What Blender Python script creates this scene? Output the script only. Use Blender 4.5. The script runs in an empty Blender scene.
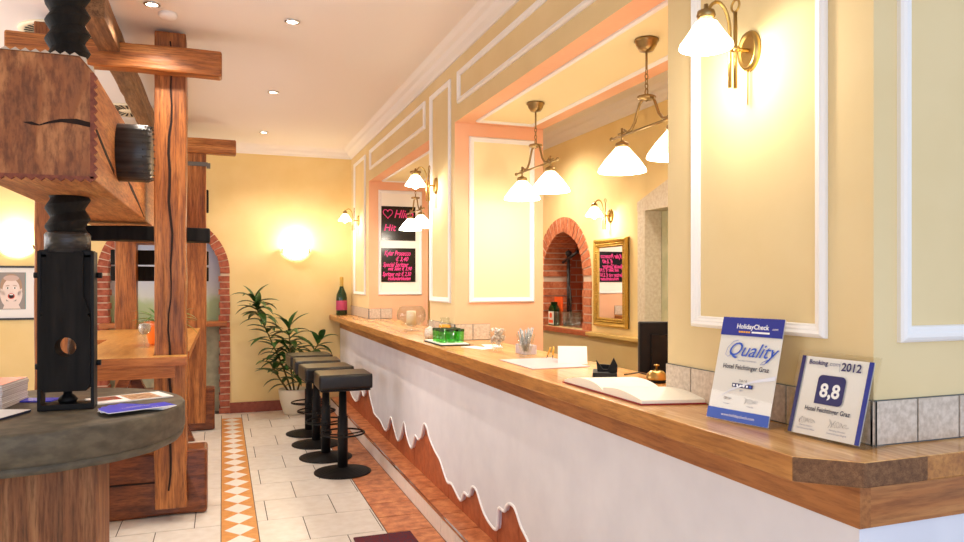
import bpy, bmesh, math, random
from mathutils import Vector, Matrix
random.seed(7)
PI = math.pi
SC = bpy.context.scene
COL = SC.collection

# ------------------------------------------------------------------ camera, world, big lights, exposure
YAW = math.radians(19.906)
cam_d = bpy.data.cameras.new('camera'); cam = bpy.data.objects.new('camera', cam_d); COL.objects.link(cam)
cam_d.sensor_width = 36; cam_d.lens = 36*718/964; cam_d.shift_y = 11/964; cam_d.clip_start = .02
cam.location = (0, 0, 1.5); cam.rotation_euler = (PI/2, 0, -YAW)
SC.camera = cam
SC.view_settings.view_transform = 'Standard'; SC.view_settings.look = 'None'
SC.view_settings.gamma = 1; SC.view_settings.use_curve_mapping = False
SC.view_settings.exposure = 0.14
SC.cycles.max_bounces = 10; SC.cycles.diffuse_bounces = 6; SC.cycles.glossy_bounces = 4
SC.cycles.transmission_bounces = 8; SC.cycles.transparent_max_bounces = 12
SC.cycles.sample_clamp_indirect = 4; SC.cycles.caustics_reflective = False; SC.cycles.caustics_refractive = False
w = bpy.data.worlds.new('world'); SC.world = w; w.use_nodes = True
w.node_tree.nodes['Background'].inputs[0].default_value = (.75, .85, 1, 1)
w.node_tree.nodes['Background'].inputs[1].default_value = .9

def area(name, loc, rot, sx, sy, power, col):
    l = bpy.data.lights.new(name, 'AREA'); l.shape = 'RECTANGLE'; l.size = sx; l.size_y = sy
    l.energy = power; l.color = col
    o = bpy.data.objects.new(name, l); COL.objects.link(o); o.location = loc; o.rotation_euler = rot
    return o
area('daylight_from_entrance', (0.2, -2.3, 1.6), (PI/2, 0, PI), 4.6, 2.4, 72, (.66, .77, 1)).rotation_euler = (PI/2, 0, 0)
area('daylight_from_left_windows', (-3.3, 5.2, 1.7), (0, -PI/2, 0), 1.8, 4.0, 95, (.92, .94, 1))

# ------------------------------------------------------------------ helpers
def lin(c):
    return tuple((x/255/12.92 if x/255 <= .04045 else ((x/255+.055)/1.055)**2.4) for x in c)
def mat(name, col, rough=.6, metal=0, emit=None, es=0, trans=0, ior=1.45, spec=.5, alpha=1, coat=0):
    m = bpy.data.materials.new(name); m.use_nodes = True
    b = m.node_tree.nodes['Principled BSDF']; c = lin(col)
    b.inputs['Base Color'].default_value = (*c, 1); b.inputs['Roughness'].default_value = rough
    b.inputs['Metallic'].default_value = metal; b.inputs['IOR'].default_value = ior
    b.inputs['Transmission Weight'].default_value = trans
    b.inputs['Specular IOR Level'].default_value = spec; b.inputs['Coat Weight'].default_value = coat
    b.inputs['Alpha'].default_value = alpha
    if emit: b.inputs['Emission Color'].default_value = (*lin(emit), 1); b.inputs['Emission Strength'].default_value = es
    return m
def noisy(name, c1, c2, scale=(3, 3, 3), rough=.6, nscale=3, detail=5, distort=0, c3=None, bump=.0, coat=0, spec=.5, ramp=(.35, .65), darkspot=None, spotscale=2.2, spotlim=.07, fine=0):
    """two or three colours mixed by stretched noise in object space; optional small dark knots"""
    m = mat(name, c1, rough, coat=coat, spec=spec); nt = m.node_tree; N = nt.nodes; L = nt.links
    b = N['Principled BSDF']
    tc = N.new('ShaderNodeNewGeometry'); mp = N.new('ShaderNodeMapping'); mp.inputs['Scale'].default_value = scale
    L.new(tc.outputs['Position'], mp.inputs['Vector'])
    no = N.new('ShaderNodeTexNoise'); no.inputs['Scale'].default_value = nscale; no.inputs['Detail'].default_value = detail
    no.inputs['Distortion'].default_value = distort
    L.new(mp.outputs[0], no.inputs['Vector'])
    cr = N.new('ShaderNodeValToRGB'); e = cr.color_ramp.elements
    e[0].position = ramp[0]; e[1].position = ramp[1]; e[0].color = (*lin(c1), 1); e[1].color = (*lin(c2), 1)
    if c3: x = e.new((ramp[0]+ramp[1])/2); x.color = (*lin(c3), 1)
    L.new(no.outputs['Fac'], cr.inputs[0]); out = cr.outputs[0]
    if fine:
        mp3 = N.new('ShaderNodeMapping'); mp3.inputs['Scale'].default_value = [x*3 for x in scale]
        L.new(tc.outputs['Position'], mp3.inputs['Vector'])
        n3 = N.new('ShaderNodeTexNoise'); n3.inputs['Scale'].default_value = nscale*1.6; n3.inputs['Detail'].default_value = 6; n3.inputs['Roughness'].default_value = .7
        L.new(mp3.outputs[0], n3.inputs['Vector'])
        r3 = N.new('ShaderNodeValToRGB'); r3.color_ramp.elements[0].position = .36; r3.color_ramp.elements[1].position = .56
        k3 = 1-fine; r3.color_ramp.elements[0].color = (k3, k3*.9, k3*.82, 1); r3.color_ramp.elements[1].color = (1, 1, 1, 1)
        L.new(n3.outputs['Fac'], r3.inputs[0])
        m3 = N.new('ShaderNodeMix'); m3.data_type = 'RGBA'; m3.blend_type = 'MULTIPLY'; m3.inputs[0].default_value = 1
        L.new(out, m3.inputs[6]); L.new(r3.outputs[0], m3.inputs[7]); out = m3.outputs[2]
    if darkspot:
        mp2 = N.new('ShaderNodeMapping'); mp2.inputs['Scale'].default_value = [max(.4, x/ max(scale))*1.0 if x < max(scale) else 1 for x in scale]
        L.new(tc.outputs['Position'], mp2.inputs['Vector'])
        vo = N.new('ShaderNodeTexVoronoi'); vo.inputs['Scale'].default_value = spotscale
        L.new(mp2.outputs[0], vo.inputs['Vector'])
        r2 = N.new('ShaderNodeValToRGB'); r2.color_ramp.elements[0].position = spotlim*.5; r2.color_ramp.elements[1].position = spotlim
        r2.color_ramp.elements[0].color = (1, 1, 1, 1); r2.color_ramp.elements[1].color = (0, 0, 0, 1)
        L.new(vo.outputs['Distance'], r2.inputs[0])
        mx = N.new('ShaderNodeMix'); mx.data_type = 'RGBA'
        L.new(r2.outputs[0], mx.inputs[0]); L.new(out, mx.inputs[6]); mx.inputs[7].default_value = (*lin(darkspot), 1)
        out = mx.outputs[2]
    L.new(out, b.inputs['Base Color'])
    if bump:
        bp = N.new('ShaderNodeBump'); bp.inputs['Strength'].default_value = bump; bp.inputs['Distance'].default_value = .02
        L.new(no.outputs['Fac'], bp.inputs['Height']); L.new(bp.outputs[0], b.inputs['Normal'])
    return m
def brickmat(name, c1, c2, mortar, sc=1.0):
    m = mat(name, c1, .85); nt = m.node_tree; N = nt.nodes; L = nt.links
    g = N.new('ShaderNodeNewGeometry'); sp = N.new('ShaderNodeSeparateXYZ'); L.new(g.outputs['Position'], sp.inputs[0])
    ad = N.new('ShaderNodeMath'); L.new(sp.outputs[0], ad.inputs[0]); L.new(sp.outputs[1], ad.inputs[1])
    cb = N.new('ShaderNodeCombineXYZ'); L.new(ad.outputs[0], cb.inputs[0]); L.new(sp.outputs[2], cb.inputs[1])
    bt = N.new('ShaderNodeTexBrick'); bt.inputs['Scale'].default_value = sc
    bt.inputs['Brick Width'].default_value = .23; bt.inputs['Row Height'].default_value = .075; bt.inputs['Mortar Size'].default_value = .006
    bt.inputs['Color1'].default_value = (*lin(c1), 1); bt.inputs['Color2'].default_value = (*lin(c2), 1); bt.inputs['Mortar'].default_value = (*lin(mortar), 1)
    L.new(cb.outputs[0], bt.inputs['Vector']); L.new(bt.outputs['Color'], N['Principled BSDF'].inputs['Base Color'])
    return m

M = {}
M['wall'] = noisy('yellow_wall_paint', (238, 212, 150), (242, 218, 160), nscale=1.2, rough=.75, spec=.2)
M['wall_side'] = noisy('cream_yellow_wall_paint', (224, 202, 154), (228, 207, 161), nscale=1.2, rough=.75, spec=.2)
M['orange'] = noisy('apricot_wall_paint', (238, 184, 146), (241, 189, 152), nscale=1.5, rough=.75, spec=.2)
M['panel_yellow'] = mat('pale_yellow_panel_paint', (245, 230, 182), .7, spec=.2)
M['ceiling'] = mat('ceiling_paint', (238, 233, 228), .85, spec=.1)
M['white'] = mat('white_trim_paint', (240, 238, 236), .45)
M['plaster'] = noisy('white_counter_plaster', (220, 220, 228), (227, 227, 234), nscale=2, rough=.7, spec=.3)
M['tile_cream'] = noisy('cream_floor_tile', (222, 214, 202), (232, 226, 216), nscale=5, rough=.28, spec=.5)
M['tile_white'] = noisy('white_diamond_tile', (236, 232, 224), (242, 239, 232), nscale=8, rough=.3)
M['tile_orange'] = noisy('orange_triangle_tile', (208, 140, 70), (220, 156, 88), nscale=8, rough=.35)
M['terracotta'] = noisy('terracotta_tile', (180, 106, 66), (226, 156, 106), nscale=5, rough=.4, c3=(208, 132, 86), fine=.15)
M['terracotta_dark'] = noisy('dark_terracotta_tile', (164, 84, 48), (186, 102, 62), nscale=7, rough=.5)
M['grout'] = mat('grout', (96, 88, 78), .9)
M['baseboard'] = noisy('red_brown_baseboard_tile', (138, 66, 48), (156, 82, 60), nscale=9, rough=.45)
M['base_tile'] = noisy('beige_stone_tile', (188, 172, 154), (214, 200, 184), nscale=26, rough=.45, detail=8)
M['base_grout'] = mat('slate_grout', (100, 105, 104), .8)
M['beam'] = noisy('aged_oak_end_grain', (140, 84, 46), (190, 126, 76), scale=(4, 1, 1.2), nscale=3, detail=9, distort=.5, rough=.55, c3=(150, 88, 46), bump=.25, darkspot=(80, 42, 22), spotlim=.04, fine=0.5)
M['beam_side'] = noisy('aged_oak_side', (170, 100, 50), (204, 140, 80), scale=(6, .7, 6), nscale=3, detail=9, distort=.6, rough=.55, c3=(186, 118, 64), bump=.2, fine=0.45)
M['post'] = noisy('oiled_pine_timber', (136, 78, 36), (190, 122, 62), scale=(7, 7, .5), nscale=3, detail=10, distort=.25, rough=.42, c3=(164, 98, 46), bump=.35, darkspot=(92, 48, 22), spotscale=4, spotlim=.055, fine=0.55)
M['post_x'] = noisy('oiled_pine_crossbar', (150, 88, 42), (204, 138, 74), scale=(.5, 7, 7), nscale=3, detail=10, distort=.25, rough=.42, c3=(176, 108, 52), bump=.35, darkspot=(96, 50, 24), spotscale=4, spotlim=.06, fine=0.55)
M['sleeper'] = noisy('dark_varnished_oak', (98, 50, 26), (150, 86, 46), scale=(1, 6, 6), nscale=3, detail=9, distort=.4, rough=.3, c3=(124, 66, 34), bump=.25, fine=0.5)
M['rail'] = noisy('grey_brown_rail', (104, 70, 44), (152, 112, 74), scale=(9, .8, 9), nscale=2.5, detail=8, rough=.6, bump=.3, fine=0.5)
M['leg_wood'] = noisy('worn_brown_timber', (116, 76, 48), (168, 120, 80), scale=(7, 7, .5), nscale=3, detail=10, distort=.3, rough=.6, c3=(138, 88, 54), bump=.35, darkspot=(70, 40, 26), spotscale=3, spotlim=.05, fine=0.5)
M['black'] = noisy('blackened_oak', (14, 13, 12), (30, 27, 25), scale=(8, 8, 1), nscale=4, rough=.7, bump=.15, spec=.25)
M['black_band'] = noisy('blackened_roller', (34, 32, 31), (62, 59, 57), scale=(.6, 9, 9), nscale=5, rough=.33, bump=.3)
M['iron'] = mat('black_iron', (20, 19, 19), .55, .1, spec=.3)
M['iron_grey'] = mat('grey_iron', (120, 116, 108), .4, .8)
M['crack'] = mat('dark_crack', (38, 20, 12), .9)
M['scallop'] = noisy('dark_red_edge', (112, 52, 34), (140, 72, 48), nscale=20, rough=.6)
M['scallop_top'] = mat('pale_edge', (196, 178, 158), .6)
M['table_top'] = noisy('honey_pine_tabletop', (206, 148, 74), (226, 174, 100), scale=(8, .8, 8), nscale=2.2, detail=7, rough=.3, c3=(217, 162, 88), fine=0.2)
M['table_wood'] = noisy('orange_pine', (164, 92, 42), (198, 124, 64), scale=(.8, 8, 8), nscale=2.2, detail=7, rough=.4, fine=0.35)
M['stone'] = noisy('grey_brown_stone', (74, 68, 56), (100, 92, 76), nscale=14, detail=10, rough=.6, c3=(86, 79, 66), bump=.12, scale=(1, 1, 2))
M['pine'] = noisy('pine_worktop_with_glare', (206, 152, 92), (232, 186, 126), scale=(8, .7, 8), nscale=2.2, detail=8, rough=.26, c3=(220, 170, 108), darkspot=(104, 54, 26), spotscale=2.6, spotlim=.035, coat=.25, fine=0.22)  # honey pine, paled so the glare on the top sits in the colour
M['pine_edge'] = noisy('honey_pine_edge', (166, 106, 50), (200, 140, 74), scale=(8, .7, 8), nscale=2.2, detail=8, rough=.38, c3=(184, 124, 60), darkspot=(96, 50, 24), spotscale=2.6, spotlim=.05, fine=0.35)
M['pine_apron'] = noisy('pine_apron', (154, 94, 46), (186, 124, 66), scale=(6, .7, 8), nscale=2.2, detail=8, rough=.45, c3=(170, 108, 54), darkspot=(96, 50, 24), spotscale=2.4, spotlim=.04, fine=0.35)
M['pine_cross'] = noisy('pine_apron_cross', (160, 102, 52), (192, 132, 74), scale=(.7, 7, 9), nscale=2.2, detail=8, rough=.42, c3=(174, 108, 54), darkspot=(84, 44, 24), spotscale=3, spotlim=.03, fine=.35)
M['endgrain'] = noisy('sawn_end_grain', (108, 72, 44), (136, 96, 62), scale=(20, 20, 20), nscale=4, detail=9, rough=.7, c3=(122, 84, 52), fine=0.4)
M['brick'] = noisy('red_brick', (146, 72, 52), (182, 104, 78), nscale=9, rough=.85, bump=.3)
M['brick_orange'] = noisy('orange_brick', (182, 98, 60), (210, 132, 90), nscale=9, rough=.85, bump=.3)
M['mortar'] = mat('mortar', (214, 192, 168), .9)
M['brickwall'] = brickmat('brick_recess', (176, 94, 60), (200, 118, 78), (196, 168, 140))
M['stone_frame'] = noisy('pale_limestone', (214, 200, 176), (230, 220, 200), nscale=14, rough=.7, bump=.15)
M['leather'] = noisy('black_leather', (17, 15, 13), (25, 22, 20), nscale=14, rough=.3, bump=.05)
M['leather'].node_tree.nodes['Principled BSDF'].inputs['Coat Weight'].default_value = .1
M['brass'] = mat('antique_brass', (186, 152, 88), .3, 1)
M['bronze'] = mat('dark_bronze', (156, 130, 86), .32, 1)
M['gold'] = noisy('gilt_frame', (176, 132, 50), (224, 184, 92), nscale=60, rough=.35, detail=3)
M['gold'].node_tree.nodes['Principled BSDF'].inputs['Metallic'].default_value = .55
M['mirror'] = mat('mirror_glass', (240, 240, 240), .01, 1)
M['shade'] = mat('opal_glass_lit', (255, 250, 240), .3, emit=(255, 242, 215), es=4.6)
M['bowl_shade'] = mat('opal_bowl_lit', (255, 250, 235), .3, emit=(255, 232, 178), es=2.6)
M['bulb'] = mat('lit_bulb', (255, 250, 235), .3, emit=(255, 236, 190), es=12)
M['spot_glow'] = mat('downlight_glow', (255, 255, 255), .3, emit=(255, 246, 226), es=16)
M['chrome'] = mat('chrome', (200, 200, 200), .15, 1)
M['black_plastic'] = mat('black_plastic', (13, 13, 15), .5, spec=.3)
M['monitor'] = mat('monitor_back', (17, 18, 20), .6, spec=.3)
M['paper'] = mat('white_paper', (240, 240, 238), .6)
M['page'] = mat('cream_page', (246, 242, 228), .6)
M['lilac'] = mat('lilac_mat', (214, 192, 200), .35)
M['red'] = mat('red_cover', (150, 36, 36), .5)
M['blue'] = mat('print_blue', (26, 40, 140), .4)
M['blue2'] = mat('print_bright_blue', (44, 86, 190), .4)
M['navy'] = mat('print_navy', (30, 26, 92), .4)
M['leaflet_blue'] = mat('leaflet_blue', (62, 74, 222), .4)
M['ink'] = mat('print_ink', (40, 44, 70), .6)
M['greyink'] = mat('print_grey', (120, 128, 158), .6)
M['sheet'] = mat('sign_sheet', (248, 249, 252), .35)
M['swoosh'] = mat('sign_swoosh', (228, 231, 242), .4)
M['board'] = mat('menu_board', (18, 10, 14), .25)
M['pink'] = mat('pink_chalk', (244, 62, 148), .6, emit=(240, 60, 140), es=0)
M['green_glass'] = mat('green_glass', (40, 190, 70), .05, trans=.75, ior=1.3)
M['green_rim'] = mat('green_glass_rim', (14, 120, 44), .08, trans=.3)
M['bottle_green'] = mat('dark_green_bottle', (12, 48, 20), .08, spec=.8)
M['foil'] = mat('gold_foil', (196, 160, 80), .3, .8)
M['label_pink'] = mat('bottle_label', (186, 70, 110), .5)
M['label_white'] = mat('white_bottle_label', (232, 226, 206), .5)
M['orange_card'] = mat('orange_card', (240, 92, 30), .5)
M['orange_pot'] = mat('orange_pot', (244, 118, 28), .35)
M['white_pot'] = mat('cream_pot', (226, 220, 200), .4)
M['soil'] = noisy('soil', (52, 36, 24), (80, 58, 40), nscale=30, rough=.9)
M['leaf'] = noisy('plant_leaf', (24, 60, 24), (62, 104, 44), nscale=6, rough=.38, ramp=(.3, .7))
M['leaf_bright'] = noisy('bright_leaf', (60, 120, 50), (120, 176, 84), nscale=8, rough=.4)
M['stem'] = mat('plant_cane', (118, 104, 60), .7)
M['candle'] = mat('wax', (246, 236, 206), .5)
M['juice'] = mat('orange_filling', (246, 176, 30), .4)
M['candy'] = noisy('wrapped_sweets', (240, 236, 226), (150, 96, 66), nscale=60, rough=.4, ramp=(.4, .75))
M['stick'] = noisy('sugar_sticks', (210, 214, 214), (120, 130, 134), nscale=40, rough=.5)
M['frame_black'] = mat('black_picture_frame', (24, 20, 20), .35)
M['skin_print'] = mat('printed_skin', (236, 220, 212), .6)
M['skin_shadow'] = mat('printed_skin_shade', (205, 180, 170), .6)
M['print_bg'] = mat('printed_grey_background', (150, 144, 140), .6)
M['print_hair'] = mat('printed_hair', (176, 146, 122), .6)
M['print_dark'] = mat('printed_dark', (40, 26, 26), .6)
M['teal'] = mat('print_teal', (84, 156, 160), .6)
M['mural'] = None
M['rug'] = noisy('red_patterned_rug', (104, 28, 38), (60, 44, 60), nscale=40, rough=.95, ramp=(.45, .6))
M['pencil'] = mat('yellow_pencil', (230, 170, 50), .5)
M['mag_red'] = mat('magazine_red', (214, 84, 62), .4)
M['mag_pages'] = noisy('stacked_pages', (216, 208, 204), (180, 166, 166), scale=(.4, .4, 60), nscale=3, rough=.7)
M['ivory'] = mat('ivory_rosette', (240, 228, 196), .6)
M['vent_black'] = mat('dark_fan_slot', (24, 20, 18), .8)
def glassmat(name, tint=(249, 251, 250), base=.035):
    m = bpy.data.materials.new(name); m.use_nodes = True; nt = m.node_tree; N = nt.nodes; N.clear()
    o = N.new('ShaderNodeOutputMaterial'); t = N.new('ShaderNodeBsdfTransparent'); g = N.new('ShaderNodeBsdfGlossy'); mx = N.new('ShaderNodeMixShader')
    t.inputs[0].default_value = (*lin(tint), 1); g.inputs['Roughness'].default_value = .03
    fr = N.new('ShaderNodeLayerWeight'); fr.inputs[0].default_value = .5
    pw = N.new('ShaderNodeMath'); pw.operation = 'POWER'; pw.inputs[1].default_value = 4; nt.links.new(fr.outputs[1], pw.inputs[0])
    ma = N.new('ShaderNodeMath'); ma.operation = 'MULTIPLY_ADD'; ma.inputs[1].default_value = .55; ma.inputs[2].default_value = base
    nt.links.new(pw.outputs[0], ma.inputs[0]); nt.links.new(ma.outputs[0], mx.inputs[0])
    nt.links.new(t.outputs[0], mx.inputs[1]); nt.links.new(g.outputs[0], mx.inputs[2]); nt.links.new(mx.outputs[0], o.inputs[0])
    return m
M['glass'] = glassmat('clear_glass'); M['acrylic'] = glassmat('clear_acrylic', (252, 251, 248), .02)
M['bar_glass'] = glassmat('bar_glass', (246, 248, 248), .05); M['green_glass'] = glassmat('green_glass', (205, 248, 200), .06); M['green_rim'] = glassmat('green_glass_rim', (70, 180, 90), .08)
def muralmat():
    m = mat('garden_mural', (200, 210, 220), .6); nt = m.node_tree; N = nt.nodes; L = nt.links
    g = N.new('ShaderNodeNewGeometry'); sp = N.new('ShaderNodeSeparateXYZ'); L.new(g.outputs['Position'], sp.inputs[0])
    no = N.new('ShaderNodeTexNoise'); no.inputs['Scale'].default_value = 4; no.inputs['Detail'].default_value = 5
    L.new(g.outputs['Position'], no.inputs['Vector'])
    a = N.new('ShaderNodeMath'); a.operation = 'MULTIPLY_ADD'; a.inputs[1].default_value = .35
    L.new(no.outputs['Fac'], a.inputs[0]); L.new(sp.outputs[2], a.inputs[2])
    mr = N.new('ShaderNodeMapRange'); mr.inputs['From Min'].default_value = 1.05; mr.inputs['From Max'].default_value = 2.3
    L.new(a.outputs[0], mr.inputs[0])
    cr = N.new('ShaderNodeValToRGB'); e = cr.color_ramp.elements
    e[0].position = 0; e[0].color = (*lin((150, 166, 120)), 1); e[1].position = 1; e[1].color = (*lin((168, 190, 226)), 1)
    for p, c in ((.3, (176, 196, 150)), (.38, (214, 220, 214)), (.55, (205, 214, 228))):
        x = e.new(p); x.color = (*lin(c), 1)
    L.new(mr.outputs[0], cr.inputs[0]); L.new(cr.outputs[0], N['Principled BSDF'].inputs['Base Color'])
    return m
M['mural'] = muralmat()
M['panel_green'] = noisy('grey_green_panel', (150, 150, 124), (182, 178, 146), nscale=3, rough=.6)
M['door_green'] = noisy('pale_green_door', (192, 196, 160), (210, 210, 178), nscale=4, rough=.5)

ORI = {}
def ori(p): return ORI.get(p.name, Vector((0, 0, 0))) if p else Vector((0, 0, 0))
def tag(o, label=None, cat=None, group=None, kind=None):
    if label: o['label'] = label
    if cat: o['category'] = cat
    if group: o['group'] = group
    if kind: o['kind'] = kind
    return o
def thing(name, label, cat, loc=(0, 0, 0), group=None, rz=0):
    o = bpy.data.objects.new(name, None); COL.objects.link(o); o.location = loc; o.rotation_euler = (0, 0, rz)
    o.empty_display_size = .1; ORI[o.name] = Vector(loc)
    return tag(o, label, cat, group)

class MB:
    def __init__(s): s.bm = bmesh.new()
    def box(s, x0, x1, y0, y1, z0, z1, m=0, bev=0, rot=None, piv=None):
        b = bmesh.new(); r = bmesh.ops.create_cube(b, size=1)
        for v in b.verts: v.co = Vector(((x0+x1)/2+v.co.x*(x1-x0), (y0+y1)/2+v.co.y*(y1-y0), (z0+z1)/2+v.co.z*(z1-z0)))
        if bev: bmesh.ops.bevel(b, geom=b.edges[:], offset=bev, segments=2, profile=.7, affect='EDGES')
        if rot is not None:
            p = Vector(piv) if piv else Vector(((x0+x1)/2, (y0+y1)/2, (z0+z1)/2))
            for v in b.verts: v.co = rot @ (v.co-p)+p
        s._add(b, m); return s
    def _add(s, b, m=0, smooth=False):
        vm = {v: s.bm.verts.new(v.co) for v in b.verts}
        for f in b.faces:
            try: nf = s.bm.faces.new([vm[v] for v in f.verts])
            except ValueError: continue
            nf.material_index = m; nf.smooth = smooth
        b.free()
    def prism(s, pts, fn, a, b, m=0, side=None):
        """pts: 2D outline; fn(u, v, w) -> 3D; extruded from w=a to w=b"""
        n = len(pts); A = [s.bm.verts.new(fn(u, v, a)) for u, v in pts]; B = [s.bm.verts.new(fn(u, v, b)) for u, v in pts]
        fs = [s.bm.faces.new(A), s.bm.faces.new(B[::-1])]
        for f in fs: f.material_index = m
        for i in range(n):
            f = s.bm.faces.new([A[i], B[i], B[(i+1) % n], A[(i+1) % n]])
            f.material_index = side[i] if side else m
        return s
    def tube(s, path, r, seg=8, m=0, caps=True, closed=False):
        P = [Vector(p) for p in path]; n = len(P); rings = []
        R = r if isinstance(r, (list, tuple)) else [r]*n
        up = Vector((0, 0, 1)); prev = None
        for i, p in enumerate(P):
            if closed: t = P[(i+1) % n]-P[i-1]
            else: t = (P[min(i+1, n-1)]-P[max(i-1, 0)])
            t.normalize()
            if prev is None:
                a = t.cross(up); a = t.cross(Vector((1, 0, 0))) if a.length < .1 else a
            else: a = prev-t*prev.dot(t)
            a.normalize(); prev = a; b = t.cross(a)
            rings.append([s.bm.verts.new(p+(a*math.cos(k*2*PI/seg)+b*math.sin(k*2*PI/seg))*R[i]) for k in range(seg)])
        for i in range(n if closed else n-1):
            r0, r1 = rings[i], rings[(i+1) % n]
            for k in range(seg):
                f = s.bm.faces.new([r0[k], r0[(k+1) % seg], r1[(k+1) % seg], r1[k]]); f.smooth = True; f.material_index = m
        if caps and not closed:
            for q in (rings[0][::-1], rings[-1]):
                f = s.bm.faces.new(q); f.material_index = m
        return s
    def lathe(s, prof, c=(0, 0, 0), seg=32, m=0, axis='z', smooth=True):
        c = Vector(c); rings = []
        for r, z in prof:
            ring = []
            for k in range(seg if r > 1e-6 else 1):
                a = k*2*PI/seg; x, y = r*math.cos(a), r*math.sin(a)
                v = {'z': (x, y, z), 'x': (z, x, y), 'y': (x, z, y)}[axis]
                ring.append(s.bm.verts.new(c+Vector(v)))
            rings.append(ring)
        for r0, r1 in zip(rings, rings[1:]):
            for k in range(seg):
                q = [r0[k % len(r0)], r0[(k+1) % len(r0)], r1[(k+1) % len(r1)], r1[k % len(r1)]]
                q = list(dict.fromkeys(q))
                if len(q) > 2:
                    f = s.bm.faces.new(q); f.smooth = smooth; f.material_index = m
        return s
    def poly(s, pts, m=0):
        f = s.bm.faces.new([s.bm.verts.new(p) for p in pts]); f.material_index = m; return s
    def build(s, name, mats, parent=None, fix=True):
        if not isinstance(mats, (list, tuple)): mats = [mats]
        me = bpy.data.meshes.new(name)
        if fix: bmesh.ops.recalc_face_normals(s.bm, faces=s.bm.faces[:])
        off = ori(parent)
        for v in s.bm.verts: v.co -= off
        s.bm.to_mesh(me); s.bm.free()
        for q in mats: me.materials.append(M[q] if isinstance(q, str) else q)
        o = bpy.data.objects.new(name, me); COL.objects.link(o)
        if parent: o.parent = parent; ORI[o.name] = off.copy()
        return o
def struct(name, mb, mats): return tag(mb.build(name, mats), kind='structure')
def copy_tree(o, parent=None):
    c = o.copy(); COL.objects.link(c); c.parent = parent
    for ch in list(o.children): copy_tree(ch, c)
    return c
def text(name, body, size, fn, mats, parent, shear=0, ax='CENTER', bold=0, sx=1, mb=None):
    """flat lettering laid on a surface through fn(u, v) -> 3D"""
    cu = bpy.data.curves.new('lettering', 'FONT'); cu.body = body; cu.size = size; cu.align_x = ax; cu.shear = shear
    cu.offset = bold; cu.resolution_u = 3; cu.extrude = 0
    o = bpy.data.objects.new('lettering', cu); COL.objects.link(o)
    dg = bpy.context.evaluated_depsgraph_get(); me = bpy.data.meshes.new_from_object(o.evaluated_get(dg))
    bpy.data.objects.remove(o); bpy.data.curves.remove(cu)
    off = ori(parent)
    for v in me.vertices: v.co = Vector(fn(v.co.x*sx, v.co.y))-off
    me.materials.clear(); me.materials.append(M[mats])
    r = bpy.data.objects.new(name, me); COL.objects.link(r); r.parent = parent; ORI[r.name] = off.copy()
    return r
def frame_mesh(mb, fn, u0, u1, v0, v1, wd=.034, h=.02, m=0):
    """mitred moulding around a rectangle; fn(u, v, w), w = distance out of the wall"""
    prof = [(0, 0), (0, h*.55), (.12, h*.8), (.3, h), (.5, h*.72), (.62, h*.72), (.8, h*.5), (.92, h*.5), (1, h*.25), (1, 0)]
    rings = []
    for (cu, cv, su, sv) in ((u0, v0, 1, 1), (u1, v0, -1, 1), (u1, v1, -1, -1), (u0, v1, 1, -1)):
        rings.append([mb.bm.verts.new(fn(cu+su*t*wd, cv+sv*t*wd, hh)) for t, hh in prof])
    for i in range(4):
        a, b = rings[i], rings[(i+1) % 4]
        for k in range(len(prof)-1):
            f = mb.bm.faces.new([a[k], b[k], b[k+1], a[k+1]]); f.material_index = m
def swap(fx):  # wall plane helpers
    return fx
onX = lambda X: (lambda u, v, w: (X-w, u, v))      # wall at X facing -X: u=Y, v=Z
onY = lambda Y: (lambda u, v, w: (u, Y-w, v))      # wall at Y facing -Y: u=X, v=Z
onZ = lambda Z: (lambda u, v, w: (u, v, Z-w))      # ceiling facing down

# ------------------------------------------------------------------ SETTING
CEIL = 3.08; WX = 1.47; WI = 2.12; BACK = 8.70; LEFT = -3.4; ROOMR = 3.1
# floor: bedding plus every tile as a slightly raised quad
fl = MB(); fl.box(LEFT-.2, 3.8, -2.6, 9.1, -.2, -.002, 4)
def tile(mb, x0, x1, y0, y1, m, g=.003):
    if x1-x0 < .012 or y1-y0 < .012: return
    mb.box(x0+g, x1-g, y0+g, y1-g, -.004, 0, m)
ys = [8.58-.43*i for i in range(27)]
for i, y1 in enumerate(ys[:-1]):
    y0 = y1-.43
    off = .271+(.215 if i % 2 else 0)
    for (xa, xb) in ((.206, .93), (-1.21, -.005), (LEFT, -1.42)):
        k = math.floor((xa-off)/.43)
        x = off+k*.43
        while x < xb:
            tile(fl, max(x, xa), min(x+.43, xb), y0, y1, 0); x += .43
for (xa, xb) in ((-.005, .206), (-1.42, -1.21)):
    fl.box(xa, xb, -2.5, 8.38, -.003, -.0004, 2)
    n = 0; y = 8.36; p = .215; cx = (xa+xb)/2
    while y-p > -2.4:
        fl.prism([(cx, y-.004), (xa+.018, y-p/2), (cx, y-p+.004), (xb-.018, y-p/2)], lambda u, v, w_: (u, v, w_), -.001, .0004, 1); y -= p
    for e in (xa, xb): fl.box(e-.002, e+.002, -2.5, 8.38, -.001, .0006, 4)
    tile(fl, xa, xb, 8.38, 8.58, 0)
y = 8.58
while y > -2.4:
    tile(fl, .93, 1.218, y-.29, y, 3, .004); y -= .29
fl.box(LEFT, .93, 8.585, 8.70, -.003, 0, 0)
struct('floor', fl, ['tile_cream', 'tile_white', 'tile_orange', 'terracotta', 'grout'])

c = MB(); c.box(LEFT-.2, WX+.05, -2.6, 9.1, CEIL, CEIL+.15); c.box(WI-.05, 3.8, 1.3, 9.1, 2.95, 3.1)
c.box(WX, 3.8, -2.6, 1.5, CEIL, CEIL+.15)
struct('ceiling', c, 'ceiling')

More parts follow.
